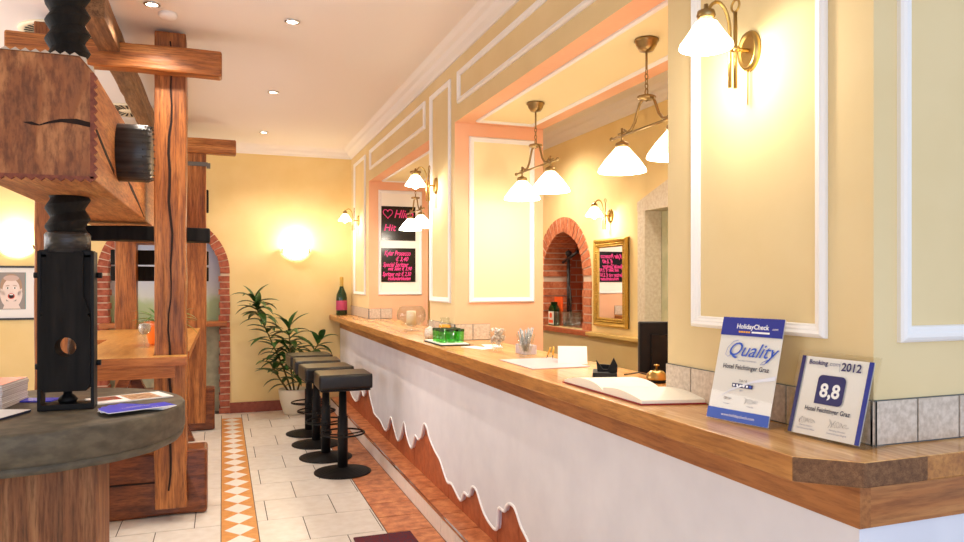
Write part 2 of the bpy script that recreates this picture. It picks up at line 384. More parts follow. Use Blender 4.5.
def arch_wall(mb, fn, ua, ub, ztop, cu, r, spring, zb, w0, w1, m=0, n=24):
    """wall sheet of thickness w0..w1 with an arched opening from zb up"""
    P = lambda pts: mb.prism(pts, fn, w0, w1, m)
    P([(ua, 0), (cu-r, 0), (cu-r, ztop), (ua, ztop)]); P([(cu+r, 0), (ub, 0), (ub, ztop), (cu+r, ztop)])
    if zb > 0: P([(cu-r, 0), (cu+r, 0), (cu+r, zb), (cu-r, zb)])
    for i in range(n):
        a0, a1 = PI-PI*i/n, PI-PI*(i+1)/n
        p0 = (cu+r*math.cos(a0), spring+r*math.sin(a0)); p1 = (cu+r*math.cos(a1), spring+r*math.sin(a1))
        P([p0, p1, (p1[0], ztop), (p0[0], ztop)])
AC, AR, AI, AS = -.592, .677, .57, 1.593
b = MB(); arch_wall(b, onY(BACK), LEFT, 3.8, CEIL, AC, AI+.03, AS, 0, 0, -.35)
struct('wall_back', b, 'wall')
b = MB(); b.box(LEFT-.2, LEFT, -2.6, 9.1, 0, CEIL); struct('wall_left', b, 'wall')
# side wall with two wide openings above the counter
Y0, Y1, Y2, Y3, Y4 = 1.30, 2.145, 4.594, 5.21, 7.59
HZ = 2.572
def wall_piece(q):
    b = MB(); b.box(*q)
    for f in b.bm.faces:
        f.normal_update(); n = f.normal; cc = f.calc_center_median()
        if WX+.01 < cc.x < WI-.01 and ((abs(n.y) > .9 and Y0+.1 < cc.y < BACK-.1) or (abs(n.z) > .9 and abs(cc.z-HZ) < .01)): f.material_index = 1
    struct('wall_right', b, ['wall_side', 'orange'])
for q in ((WX, WI, Y0, Y1, 0, CEIL), (WX, WI, Y2, Y3, 0, CEIL), (WX, WI, Y4, BACK, 0, CEIL), (WX, WI, Y1, Y2, HZ, CEIL), (WX, WI, Y3, Y4, HZ, CEIL), (WI, 3.8, Y0, Y0+.2, 0, CEIL)): wall_piece(q)
# rear wall of the reception with arched niche and doorway
NC, NR, NI, NS, NB = 6.262, .575, .43, 1.55, 1.06
b = MB(); arch_wall(b, onX(ROOMR), 4.81, BACK, 2.95, NC, NI+.02, NS, NB, 0, -.12)
b.box(ROOMR, ROOMR+.12, 3.88, 4.815, 2.10, 2.95); b.box(ROOMR, ROOMR+.12, 1.5, 3.9, 0, 2.95)
struct('wall_reception', b, 'wall')
# cornices
def cornice(mb, fn, u0, u1, size=.10):
    pr = [(0, size), (.012, size), (.02, size*.8), (.045, size*.62), (.06, size*.35), (.085, size*.25), (.10, size*.1), (.115, 0), (0, 0)]
    mb.prism([(a, -z) for a, z in pr], fn, u0, u1)
b = MB(); cornice(b, lambda a, z, u: (u, BACK-a, CEIL+z), LEFT, WX); struct('trim_1', b, 'ceiling')
b = MB(); cornice(b, lambda a, z, u: (WX-a, u, CEIL+z), Y0, BACK)
struct('trim_2', b, 'ceiling')
b = MB(); cornice(b, lambda a, z, u: (ROOMR-a, u, 2.95+z), 1.5, BACK); struct('trim_3', b, 'ceiling')
b = MB(); b.box(LEFT, AC-AR, BACK-.015, BACK, 0, .12); b.box(AC+AR, 1.2, BACK-.015, BACK, 0, .12)
struct('baseboard_back', b, 'baseboard')
# white panel mouldings
k = 4
FX = onX(WX)
for (u0, u1, v0, v1) in ((1.438, 1.997, 1.354, 2.885), (4.677, 5.17, 1.356, 2.885), (7.765, 8.45, 1.356, 2.885), (2.2, 4.506, 2.676, 2.889), (5.33, 7.5, 2.676, 2.889)):
    b = MB(); frame_mesh(b, FX, u0, u1, v0, v1, wd=.036); struct('trim_%d' % k, b, 'white'); k += 1
b = MB(); frame_mesh(b, onY(Y0), 1.545, 2.5, 1.353, 2.885, wd=.04); struct('trim_%d' % k, b, 'white'); k += 1
for Yf in (Y2, Y4):
    b = MB(); b.box(1.59, 2.03, Yf-.002, Yf, 1.38, 2.46, 1)
    frame_mesh(b, onY(Yf), 1.57, 2.05, 1.36, 2.485, wd=.034); struct('trim_%d' % k, b, ['white', 'panel_yellow']); k += 1
for (ya, yb) in ((Y1, Y2), (Y3, Y4)):
    b = MB(); b.box(1.60, 1.99, ya+.12, yb-.12, HZ-.002, HZ, 1)
    frame_mesh(b, onZ(HZ), 1.585, 2.005, ya+.1, yb-.1, wd=.03, h=.015); struct('trim_%d' % k, b, ['white', 'panel_yellow']); k += 1

# brick arches: mortar bed plus single voussoirs and jamb bricks
def brick_arch(fn, cu, R, r, spring, zb, proud, depth, name, label, bm_, thing_loc, gp=.008):
    t = thing(name, label, 'brick arch', thing_loc)
    mo = MB(); br = MB(); n = 30
    for i in range(n):
        a0, a1 = PI*i/n, PI*(i+1)/n
        q = [(cu+rr*math.cos(a), spring+rr*math.sin(a)) for rr, a in ((r+.004, a0), (R-.004, a0), (R-.004, a1), (r+.004, a1))]
        mo.prism(q, fn, -depth, proud-.006)
    for sgn in (-1, 1):
        ua, ub = sorted((cu+sgn*(r+.004), cu+sgn*(R-.004)))
        mo.prism([(ua, zb), (ub, zb), (ub, spring), (ua, spring)], fn, -depth, proud-.006)
        z = zb; i = 0
        while z+.07 < spring+.01:
            j = random.uniform(-.004, .004)
            u1_, u2_ = sorted((cu+sgn*(r-(0.0 if i % 2 else .012))+j, cu+sgn*R+j))
            br.prism([(u1_, z+.005), (u2_, z+.005), (u2_, z+.068), (u1_, z+.068)], fn, -depth, proud+random.uniform(-.002, .002)); z += .075; i += 1
    nb = int(PI*(R+r)/2/.074)
    for i in range(nb):
        a0, a1 = PI*i/nb+gp, PI*(i+1)/nb-gp; e = random.uniform(-.004, .006)
        q = [(cu+rr*math.cos(a), spring+rr*math.sin(a)) for rr, a in ((r-e, a0), (R, a0), (R, a1), (r-e, a1))]
        br.prism(q, fn, -depth, proud+random.uniform(-.002, .002))
    mo.build('mortar', 'mortar', t); br.build('bricks', bm_, t)
    return t
brick_arch(onY(BACK), AC, AR, AI, AS, 0.0, .015, .18, 'brick_arch', 'tall red brick arch around the painted window recess in the back wall', 'brick', (AC, BACK, 0))
b = MB(); b.box(AC-AI-.02, AC+AI+.02, BACK+.19, BACK+.2, 1.05, 2.3, 0); b.box(AC-AI-.02, AC+AI+.02, BACK+.19, BACK+.2, 0, 1.05, 1)
struct('window_1', b, ['mural', 'panel_green'])
t = tag(MB().box(AC-AI-.075, AC+AI+.075, BACK-.10, BACK+.15, 1.0, 1.055, bev=.006).build('window_shelf', 'table_wood'), 'orange wooden shelf board crossing the tall brick arch', 'shelf')
brick_arch(onX(ROOMR), NC, NR, NI, NS, NB, .012, .30, 'brick_arch', 'small orange brick arch around the bar niche left of the gilt mirror', 'brick_orange', (ROOMR, NC, NB), .016)
b = MB(); b.box(ROOMR+.45, ROOMR+.47, NC-.6, NC+.6, .9, 2.2); b.box(ROOMR+.12, ROOMR+.46, NC-.62, NC-.48, .9, 2.2); b.box(ROOMR+.12, ROOMR+.46, NC+.48, NC+.62, .9, 2.2); b.box(ROOMR+.12, ROOMR+.46, NC-.6, NC+.6, 2.02, 2.2)
struct('wall_niche', b, 'brickwall')
b = MB(); b.box(ROOMR-.05, ROOMR+.46, NC-NR, NC+NR, NB-.045, NB-.001, bev=.004)
tag(b.build('niche_sill', 'terracotta_dark'), 'terracotta sill at the foot of the orange brick niche', 'sill')
b = MB(); b.box(ROOMR-.07, ROOMR-.001, 3.0, 5.68, 1.028, 1.06, bev=.008); b.box(ROOMR-.035, ROOMR-.001, 3.0, 5.68, 1.0, 1.03)
tag(b.build('wall_ledge', mat('cream_ledge', (214, 178, 104), .5)), 'narrow cream wall ledge running right of the brick niche under the mirror', 'ledge')
# limestone doorway
b = MB(); f_ = onX(ROOMR)
b.prism([(4.787, 0), (4.887, 0), (4.887, 2.05), (4.787, 2.05)], f_, -.12, .03); b.prism([(3.8, 0), (3.9, 0), (3.9, 2.05), (3.8, 2.05)], f_, -.12, .03)
b.prism([(3.8, 2.05), (4.887, 2.05), (4.887, 2.125), (4.35, 2.29), (3.8, 2.125)], f_, -.12, .035)
struct('trim_door', b, 'stone_frame')
b = MB(); b.box(ROOMR+.125, ROOMR+.16, 3.8, 4.86, 0, 2.1)
d = struct('door_1', b, 'door_green')

# beige tile upstand along the counter on each pillar
def upstand(mb, fn, u0, u1, wt=.152):
    mb.prism([(u0, 1.107), (u1, 1.107), (u1, 1.216), (u0, 1.216)], fn, .0, .006, 1)
    n = max(1, round((u1-u0)/wt)); s_ = (u1-u0)/n
    for i in range(n): mb.prism([(u0+i*s_+.003, 1.111), (u0+(i+1)*s_-.003, 1.111), (u0+(i+1)*s_-.003, 1.214), (u0+i*s_+.003, 1.214)], fn, .004, .010, 0)
b = MB()
upstand(b, onX(WX), Y0-.01, Y1); upstand(b, onX(WX), Y2, Y3); upstand(b, onX(WX), Y4, BACK); upstand(b, onY(Y0), WX-.01, 2.6)
upstand(b, onY(Y2), WX, 1.72); upstand(b, onY(Y4), WX, 1.72)
struct('trim_counter_tiles', b, ['base_tile', 'base_grout'])

# ------------------------------------------------------------------ BAR COUNTER
bc = thing('bar_counter', 'long bar counter with honey pine worktop and white dripping plaster front', 'bar counter', (1.4, 5, 0))
g = .001
out = [(1.207, 8.695), (1.207, 1.282), (1.314, 1.183), (1.50, 1.183), (3.0, 1.183), (3.0, Y0-g), (WX-g, Y0-g), (WX-g, Y1+g), (1.72, Y1+g), (1.72, Y2-g), (WX-g, Y2-g), (WX-g, Y3+g), (1.72, Y3+g), (1.72, Y4-g), (WX-g, Y4-g), (WX-g, 8.695)]
sd = [1]*len(out); sd[1] = 2; sd[2] = 2
b = MB(); b.prism(out, lambda u, v, w_: (u, v, w_), 1.05, 1.107, 0, sd)
o = b.build('worktop', ['pine', 'pine_edge', 'endgrain'], bc)
bv = o.modifiers.new('bevel', 'BEVEL'); bv.width = .004; bv.segments = 2; bv.limit_method = 'ANGLE'
b = MB(); b.box(1.328, 1.36, 1.21, 8.69, .952, 1.0495)
b.build('apron', 'pine_apron', bc)
MB().box(1.3601, 3.0, 1.21, 1.24, .952, 1.0495).build('apron', 'pine_cross', bc)
prof = [(8.69, .40), (8.45, .28), (8.25, .36), (8.028, .313), (7.806, .252), (7.542, .249), (7.311, .398), (7.147, .361), (6.948, .529), (6.837, .407), (6.70, .32), (6.621, .275), (6.374, .261), (6.123, .215), (5.943, .364), (5.816, .296), (5.673, .222), (5.569, .295), (5.47, .409), (5.373, .319), (5.237, .257), (5.136, .37), (5.04, .362), (4.961, .406), (4.90, .49), (4.859, .508), (4.80, .49), (4.726, .429), (4.60, .375), (4.48, .338), (4.332, .245), (4.227, .252), (4.06, .201), (3.998, .264), (3.905, .27), (3.86, .33), (3.818, .345), (3.77, .338), (3.733, .309), (3.652, .25), (3.549, .219), (3.461, .226), (3.437, .337), (3.359, .347), (3.33, .38), (3.292, .404), (3.24, .41), (3.202, .395), (3.14, .341), (3.051, .297), (2.9, .2), (2.7, .24), (2.4, .16), (2.0, .2), (1.7, .14), (1.217, .13)]
b = MB()
fp = lambda u, v, w_: (w_, u, v)
# smooth drips
sm = []
for i in range(len(prof)-1):
    p0, p1, p2, p3 = [Vector(prof[max(0, min(len(prof)-1, i+q))]) for q in (-1, 0, 1, 2)]
    for q in range(4):
        t_ = q/4; v = .5*((2*p1)+(p2-p0)*t_+(2*p0-5*p1+4*p2-p3)*t_*t_+(3*p1-p0-3*p2+p3)*t_**3)
        sm.append((min(v.x, sm[-1][0]-.002) if sm else v.x, max(v.y, .13)))
sm.append(prof[-1])
rim = MB()
for (a, b_) in zip(sm, sm[1:]):
    b.prism([a, b_, (b_[0], .952), (a[0], .952)], fp, 1.334, 1.36)
b.box(1.3601, 3.0, 1.217, 1.25, .13, .952)
b.build('front_panel', 'plaster', bc)
rim.tube([(1.336, y, z) for y, z in sm], .009, seg=8)
rim.build('drip_edge', mat('drip_edge_halo', (250, 250, 252), .5), bc)  # plaster lip; its brighter white paints in the lit halo along the drips
b = MB(); b.box(1.3605, 1.45, 1.26, 8.69, 0, 1.0495, 1)
z = .122
for zz in (.125, .42):
    y = 8.69
    while y > 1.3:
        b.box(1.3565, 1.362, y-.285, y-.003, zz, zz+.29, 0); y -= .288
b.build('tile_base', ['terracotta_dark', 'grout'], bc)
# tiled step
b = MB(); b.box(1.222, 1.3565, 1.25, 8.69, 0, .118, 2)
y = 8.69
while y > 1.3:
    b.box(1.217, 1.224, y-.285, y-.003, .002, .108, 1); b.box(1.226, 1.3565, y-.284, y-.004, .116, .124, 0); y -= .288
b.box(1.214, 1.226, 1.25, 8.69, .110, .125, 3)
b.build('foot_step', ['terracotta', 'tile_white', 'grout', 'chrome'], bc)
# reception desk behind the openings
b = MB(); b.box(1.75, 2.08, 2.2, 4.55, .88, .92); b.box(1.78, 1.80, 2.2, 4.55, 0, .88)
tag(b.build('reception_desk', 'pine_apron'), 'lower desk shelf behind the counter carrying the black monitor', 'desk')

# ------------------------------------------------------------------ LAMPS
def point(name, loc, e, r=.03, col=(1, .90, .76), parent=None):
    l = bpy.data.lights.new(name, 'POINT'); l.energy = e; l.color = col; l.shadow_soft_size = r
    o = bpy.data.objects.new(name, l); COL.objects.link(o); o.location = loc
    if parent: o.parent = parent
    return o
def cone_shade(mb, c, r=.11, h=.115, m=0):
    cx, cy, cz = c
    mb.lathe([(.022, 0), (.032, -.006), (r*.70, -h*.5), (r*.97, -h*.86), (r, -h*.95), (r, -h), (r*.96, -h), (r*.66, -h*.52), (.02, -.008), (.018, 0)], (cx, cy, cz), 32, m)
def make_pendant():
    t = thing('pendant_lamp', 'x', 'pendant lamp')
    MB().lathe([(0, 0), (.052, 0), (.055, -.008), (.048, -.016), (.044, -.03), (.03, -.05), (.012, -.056), (0, -.056)]).build('canopy', 'bronze', t)
    b = MB(); b.tube([(0, 0, -.05), (0, 0, -.13)], .005)
    for i in range(4):
        zc = -.142-i*.021
        b.tube([(.007*math.cos(a)*(1 if i % 2 else 0), .007*math.cos(a)*(0 if i % 2 else 1), zc+.014*math.sin(a)) for a in [q*2*PI/10 for q in range(10)]], .0022, seg=5, closed=True)
    b.tube([(0, .011*math.cos(a), -.232+.016*math.sin(a)) for a in [q*2*PI/12 for q in range(12)]], .003, seg=5, closed=True)
    b.build('chain', 'bronze', t)
    b = MB(); b.lathe([(0, -.246), (.012, -.246), (.04, -.25), (.042, -.256), (.04, -.262), (.012, -.266), (0, -.275)], seg=24)
    b.build('yoke', 'bronze', t)
    for sg in (-1, 1):
        MB().tube([(0, sg*.03, -.258), (0, sg*.055, -.27), (0, sg*.072, -.30), (0, sg*.095, -.345), (0, sg*.125, -.372), (0, sg*.16, -.378), (0, sg*.19, -.36)], .0065).build('arm', 'bronze', t)
    b = MB(); b.tube([(0, -.30, -.385), (0, .30, -.385)], .006)
    for sg in (-1, 1): b.lathe([(0, -.012), (.008, -.008), (.011, 0), (.008, .008), (0, .012)], (0, sg*.30, -.385), 12, axis='y')
    b.build('bar', 'bronze', t)
    for sg in (-1, 1):
        y = sg*.205
        b = MB(); b.tube([(0, y, -.35), (0, y, -.425)], .006); b.tube([(0, y-.035, -.372), (0, y+.035, -.372)], .004)
        b.lathe([(.01, -.41), (.03, -.42), (.033, -.432), (.028, -.44), (.0, -.44)], (0, y, 0), 20); b.build('lamp_holder', 'bronze', t)
        b = MB(); cone_shade(b, (0, y, -.437), .112, .118); b.build('lamp_shade', 'shade', t)
        b = MB(); b.lathe([(0, -.50), (.02, -.505), (.028, -.53), (.02, -.555), (0, -.562)], (0, y, 0), 16); b.build('bulb', 'bulb', t)
        point('pendant_bulb_light', (0, y, -.60), 7, .035, parent=t)
    return t
p0 = make_pendant()
for i, (y, lb) in enumerate(((2.73, 'nearest brass pendant with two white cone shades, hanging beside the near pillar'), (3.92, 'middle brass pendant with two white cone shades, in front of the apricot reveal panel'), (6.75, 'farthest brass pendant with two white cone shades, in front of the menu boards'))):
    o = p0 if i == 0 else copy_tree(p0)
    o.location = (1.76, y, HZ-.003); tag(o, lb, 'pendant lamp', 'double pendants above the counter')

def make_sconce():
    t = thing('wall_sconce', 'x', 'wall lamp')       # mounted on a wall facing -X; origin on wall
    b = MB()
    n = 24
    for (r1, r2, w0, w1) in ((.085, .060, .004, .012),):
        prof = [(1.0, 0), (1.0, .006), (.90, .016), (.74, .018), (.66, .012), (.0, .012)]
        rings = []
        for f, h in prof:
            rings.append([b.bm.verts.new((-h, .043*f*math.cos(a), .060*f*math.sin(a))) for a in [q*2*PI/n for q in range(n)]] if f > 0 else None)
        for a, c_ in zip(rings, rings[1:]):
            if c_ is None: b.bm.faces.new(a); break
            for q in range(n):
                fc = b.bm.faces.new([a[q], a[(q+1) % n], c_[(q+1) % n], c_[q]]); fc.smooth = True
    b.build('back_plate', 'brass', t)
    b = MB(); b.tube([(-.012, 0, 0), (-.055, 0, 0)], .007); b.tube([(-.055, 0, .110), (-.055, 0, -.115)], .0058)
    b.lathe([(.0, -.012), (.012, -.006), (.012, .006), (0, .012)], (-.055, 0, 0), 12)
    b.tube([(-.055, .017*math.cos(a), .127+.017*math.sin(a)) for a in [q*2*PI/16 for q in range(16)]], .0035, seg=6, closed=True)
    b.build('upright_rod', 'brass', t)
    b = MB(); b.tube([(-.075, 0, -.115), (-.075, 0, .04)]+[(-.1325-.0575*math.cos(a), 0, .045+.072*math.sin(a)) for a in [PI-PI*q/10 for q in range(11)]][0:0]+[(-.118+.043*math.cos(a), 0, .045+.085*math.sin(a)) for a in [PI*.02+PI*.80*q/12 for q in range(13)]], .0052)
    b.build('arm', 'brass', t)
    b = MB(); b.lathe([(.0, .118), (.006, .118), (.007, .105), (.024, .098), (.027, .085), (.022, .075), (0, .075)], (-.158, 0, 0), 20); b.build('lamp_holder', 'bronze', t)
    b = MB(); cone_shade(b, (-.158, 0, .070), .076, .078); b.build('lamp_shade', 'shade', t)
    b = MB(); b.lathe([(0, .03), (.018, .02), (.026, 0), (.02, -.022), (0, -.032)], (-.158, 0, 0), 16); b.build('bulb', 'bulb', t)
    b = MB(); b.tube([(-.01, 0.0, -.055), (-.01, 0.0, -.16)], .002, seg=5); b.build('pull_cord', 'brass', t)
    point('sconce_bulb_light', (-.158, 0, -.05), 5.5, .03, parent=t)
    return t
s0 = make_sconce()
for i, (x, y, z, lb) in enumerate(((WX, 1.725, 2.182, 'large brass wall lamp on the near pillar panel'), (WX, 5.03, 2.20, 'brass wall lamp on the middle pillar, its shade over the pendant chain'), (WX, 8.18, 2.20, 'small brass wall lamp on the far pillar above the champagne bottle'), (ROOMR, 5.35, 2.06, 'brass wall lamp above the gilt mirror'))):
    o = s0 if i == 0 else copy_tree(s0)
    o.location = (x-.001, y, z); tag(o, lb, 'wall lamp', 'brass wall lamps with cone shades')

def bowl_lamp(x, label):
    t = thing('wall_uplighter', label, 'wall lamp', (x, BACK, 1.75), 'half-bowl glass lamps on the back wall')
    b = MB(); n = 20; rings = []
    for j in range(9):
        ph = -PI/2+(PI/2)*j/8
        rr, zz = .16*math.cos(ph), .13*math.sin(ph)
        rings.append([b.bm.verts.new((x+rr*math.cos(a), BACK-.012-rr*.75*math.sin(a), 1.90+zz)) for a in [PI*q/n for q in range(n+1)]])
    for a, c_ in zip(rings, rings[1:]):
        for q in range(n):
            f = b.bm.faces.new([a[q], a[q+1], c_[q+1], c_[q]]); f.smooth = True
    b.build('glass_bowl', 'bowl_shade', t)
    for sg in (-1, 1):
        MB().tube([(x+sg*.152, BACK-.001, 1.85), (x+sg*.158, BACK-.03, 1.86), (x+sg*.150, BACK-.05, 1.89)], .008).build('clip', 'bronze', t)
    point('uplighter_bulb', (x, BACK-.10, 1.96), 12, .05)
bowl_lamp(.815, 'half-bowl glass wall lamp glowing on the back wall above the potted plant')
bowl_lamp(-2.01, 'half-bowl glass wall lamp glowing above the framed portrait')

def downlight(x, y, label):
    t = thing('ceiling_spotlight', label, 'spotlight', (x, y, CEIL), 'recessed ceiling spots')
    MB().lathe([(.042, -.001), (.046, -.006), (.034, -.010), (.031, -.002), (.042, -.001)], (x, y, CEIL), 28).build('ring', 'chrome', t)
    MB().lathe([(0, -.004), (.031, -.004)], (x, y, CEIL), 24).build('lens', 'spot_glow', t)
    l = bpy.data.lights.new('spot', 'SPOT'); l.energy = 60; l.color = (1, .90, .78); l.spot_size = 2.2; l.spot_blend = .7; l.shadow_soft_size = .04
    o = bpy.data.objects.new('spot', l); COL.objects.link(o); o.location = (x, y, CEIL-.02)
downlight(.40, 4.48, 'nearest of the three ceiling spots in line along the aisle')
downlight(.40, 6.20, 'middle of the three ceiling spots in line along the aisle')
downlight(.415, 7.89, 'farthest of the three ceiling spots in line along the aisle')
downlight(-.374, 4.47, 'ceiling spot above the wooden press crossbar at the top edge')
tag(MB().lathe([(0, 0), (.05, 0), (.052, -.018), (.04, -.03), (0, -.032)], (-.30, 4.60, CEIL), 28).build('smoke_detector', 'white'), 'small white smoke detector on the ceiling above the press post', 'smoke detector')
def rosette(x, y, R, label):
    t = thing('ceiling_rosette', label, 'rosette', (x, y, CEIL), 'ivory fan rosettes on the ceiling')
    MB().lathe([(0, -.02), (R*.2, -.02), (R*.25, -.012), (R*.9, -.010), (R, -.016), (R*1.02, 0), (0, 0)], (x, y, CEIL), 48).build('disc', 'ivory', t)
    b = MB()
    for i in range(28):
        a = i*2*PI/28; ca, sa = math.cos(a), math.sin(a)
        b.prism([(x+ca*R*.35-sa*.004, y+sa*R*.35+ca*.004), (x+ca*R*.88-sa*.010, y+sa*R*.88+ca*.010), (x+ca*R*.88+sa*.010, y+sa*R*.88-ca*.010), (x+ca*R*.35+sa*.004, y+sa*R*.35-ca*.004)], lambda u, v, w_: (u, v, w_), CEIL-.015, CEIL-.0135)
    b.build('fan_slots', 'vent_black', t)
rosette(-.94, 5.2, .25, 'ivory ceiling rosette with dark fan slots behind the near crossbar')
rosette(-.80, 7.3, .25, 'ivory ceiling rosette with dark fan slots above the black roller, farther away')

def added_reception_fill(y):  # out-of-view spots added to brighten the room behind the counter
    l = bpy.data.lights.new('added_fill_spot', 'SPOT'); l.energy = 85; l.color = (1, .92, .80); l.spot_size = 2.5; l.spot_blend = .8; l.shadow_soft_size = .08
    o = bpy.data.objects.new('added_fill_spot', l); COL.objects.link(o); o.location = (2.55, y, 2.92)
    t = thing('added_reception_spot', 'added unseen fill spot in the reception ceiling, %s' % ('nearer one' if y < 5 else 'farther one'), 'spotlight', (2.55, y, 2.95))
    MB().lathe([(.042, -.001), (.046, -.006), (.034, -.010), (.031, -.002), (.042, -.001)], (2.55, y, 2.95), 28).build('ring', 'chrome', t)
    MB().lathe([(0, -.004), (.031, -.004)], (2.55, y, 2.95), 24).build('lens', 'spot_glow', t)
added_reception_fill(3.4); added_reception_fill(5.9)

# ------------------------------------------------------------------ WINE PRESS
wp = thing('wine_press', 'antique timber wine press with huge beam, black threaded screw and oak posts', 'wine press', (-.6, 5, 0))
BX0, BX1, BZ0, BZ1, BY0, BY1 = -.835, -.45, 1.883, 2.345, 3.03, 8.2
ch = .05
oc = [(BX0, BZ0), (BX1, BZ0), (BX1, BZ1-ch*1.2), (BX1-ch, BZ1), (BX0+ch, BZ1), (BX0, BZ1-ch*1.2)]
b = MB(); b.prism(oc, lambda u, v, w_: (u, w_, v), BY0, BY1, 1)
for f in b.bm.faces:
    f.normal_update()
    if abs(f.normal.y) > .9: f.material_index = 0
o = b.build('press_beam', ['beam', 'beam_side'], wp)
bv = o.modifiers.new('bevel', 'BEVEL'); bv.width = .006; bv.segments = 2; bv.limit_method = 'ANGLE'
# scalloped edging round the near end
b = MB(); b2 = MB()
def scal(mb, p, q, out_, n, m=0, sz=.009):
    p, q, o_ = Vector(p), Vector(q), Vector(out_)
    for i in range(n):
        a = p+(q-p)*(i/n); c_ = p+(q-p)*((i+1)/n); mid = (a+c_)/2+o_*sz
        A = [mb.bm.verts.new(v+Vector((0, -.002, 0))) for v in (a, mid, c_)]; B = [mb.bm.verts.new(v+Vector((0, .02, 0))) for v in (a, mid, c_)]
        mb.bm.faces.new(A); mb.bm.faces.new(B[::-1]); mb.bm.faces.new([A[0], B[0], B[1], A[1]]); mb.bm.faces.new([A[1], B[1], B[2], A[2]])
scal(b2, (BX0+ch, BY0, BZ1-.002), (BX1-ch, BY0, BZ1-.002), (0, 0, 1), 9, sz=.012); scal(b2, (BX1-ch, BY0, BZ1-.002), (BX1-.002, BY0, BZ1-ch*1.2), (.7, 0, .7), 2, sz=.014)
scal(b, (BX1-.003, BY0, BZ1-ch*1.2), (BX1-.003, BY0, BZ0), (1, 0, 0), 13, sz=.012); scal(b, (BX1, BY0, BZ0+.003), (BX0, BY0, BZ0+.003), (0, 0, -1), 12, sz=.012)
b.box(BX1-.014, BX1-.002, BY0-.003, BY0, BZ0+.004, BZ1-ch*1.2); b.box(BX0, BX1-.002, BY0-.003, BY0, BZ0+.002, BZ0+.012)
b.build('scalloped_edge', 'scallop', wp); tag(b2.build('scalloped_edge', 'scallop_top', wp), 'pale scalloped top edge')
b = MB()
def crack(mb, pts, fn, w0=-.001, w1=.0015):
    up = [(u, v+h) for u, v, h in pts]; dn = [(u, v-h) for u, v, h in pts]
    for i in range(len(pts)-1): mb.prism([dn[i], dn[i+1], up[i+1], up[i]], fn, w0, w1)
crack(b, [(-.68, 2.083, .001), (-.655, 2.081, .006), (-.63, 2.076, .002), (-.60, 2.088, .004), (-.56, 2.098, .006), (-.51, 2.098, .010), (-.4505, 2.086, .009)], onY(BY0))
b.build('crack', 'crack', wp); b = MB()
crack(b, [(3.03, 2.086, .009), (3.3, 2.03, .010), (3.55, 1.985, .010)], lambda u, v, w_: (BX1+w_, u, v))
b.build('crack', 'crack', wp); b = MB()
crack(b, [(4.0, 2.02, .002), (4.2, 1.995, .014), (4.5, 1.955, .010), (4.85, 1.90, .004)], lambda u, v, w_: (BX1+w_, u, v))
b.build('crack', 'crack', wp)
# threaded screw
SX, SY = -.65, 3.66
def screw(mb, r, amp, pitch, z0, z1, seg=36):
    nz = int((z1-z0)/pitch*10); rings = []
    for j in range(nz+1):
        z = z0+(z1-z0)*j/nz; ring = []
        for k_ in range(seg):
            a = k_*2*PI/seg; ph = ((z/pitch)-a/(2*PI)) % 1; rr = r-amp*(abs(ph-.5)*2)
            ring.append(mb.bm.verts.new((SX+rr*math.cos(a), SY+rr*math.sin(a), z)))
        rings.append(ring)
    for a, c_ in zip(rings, rings[1:]):
        for k_ in range(seg): mb.bm.faces.new([a[k_], a[(k_+1) % seg], c_[(k_+1) % seg], c_[k_]])
    mb.bm.faces.new(rings[0][::-1]); mb.bm.faces.new(rings[-1])
b = MB(); screw(b, .092, .025, .083, 1.70, 3.06); b.build('screw', 'black', wp)
b = MB(); b.lathe([(0, 1.63), (.092, 1.63), (.092, 1.71), (.085, 1.72), (0, 1.72)], (SX, SY, 0), 32); tag(b.build('screw_collar', 'black_band', wp))
# housing block with a round hole, taper notches and iron stirrup
HX0, HX1, HY0, HY1 = -.752, -.541, 3.575, 3.70
b = MB(); cx, cz, r = -.645, 1.215, .042
n = 48
def per(i):
    a = i*2*PI/n; ca, sa = math.cos(a), math.sin(a); x0, x1, z0, z1 = HX0+.008-cx, HX1-.008-cx, 1.02-cz, 1.36-cz
    tt = min([(x1/ca) if ca > 1e-6 else 9, (x0/ca) if ca < -1e-6 else 9, (z1/sa) if sa > 1e-6 else 9, (z0/sa) if sa < -1e-6 else 9])
    return (cx+ca*tt, cz+sa*tt)
cor = [(HX0+.008, 1.02), (HX1-.008, 1.02), (HX1-.008, 1.36), (HX0+.008, 1.36)]
for yy in (HY0, HY1):
    A = [b.bm.verts.new((cx+r*math.cos(i*2*PI/n), yy, cz+r*math.sin(i*2*PI/n))) for i in range(n)]; B = [b.bm.verts.new((per(i)[0], yy, per(i)[1])) for i in range(n)]
    for i in range(n): b.bm.faces.new([A[i], A[(i+1) % n], B[(i+1) % n], B[i]])
    if yy == HY0: A0, B0 = A, B
for i in range(n):
    b.bm.faces.new([A0[i], A[i], A[(i+1) % n], A0[(i+1) % n]]); b.bm.faces.new([B0[i], B0[(i+1) % n], B[(i+1) % n], B[i]])
up = [(HX0+.008, 1.36), (HX1-.008, 1.36), (HX1-.035, 1.44), (HX1-.035, 1.632), (HX0+.035, 1.632), (HX0+.035, 1.44)]
b.prism(up, lambda u, v, w_: (u, w_, v), HY0, HY1); b.box(HX0+.008, HX1-.008, HY0+.02, HY1, 1.36, 1.62)
b.build('screw_housing', 'black', wp)
b = MB(); b.box(HX0, HX1, HY0+.02, HY1-.02, 1.605, 1.64, bev=.005)
for sg in (HX0-.004, HX1-.008): b.box(sg, sg+.014, HY0+.015, HY1-.015, .955, 1.635, bev=.003)
b.box(HX0-.004, HX1+.006, HY0+.015, HY1-.015, .9365, .962, bev=.004)
b.build('iron_stirrup', 'iron', wp)
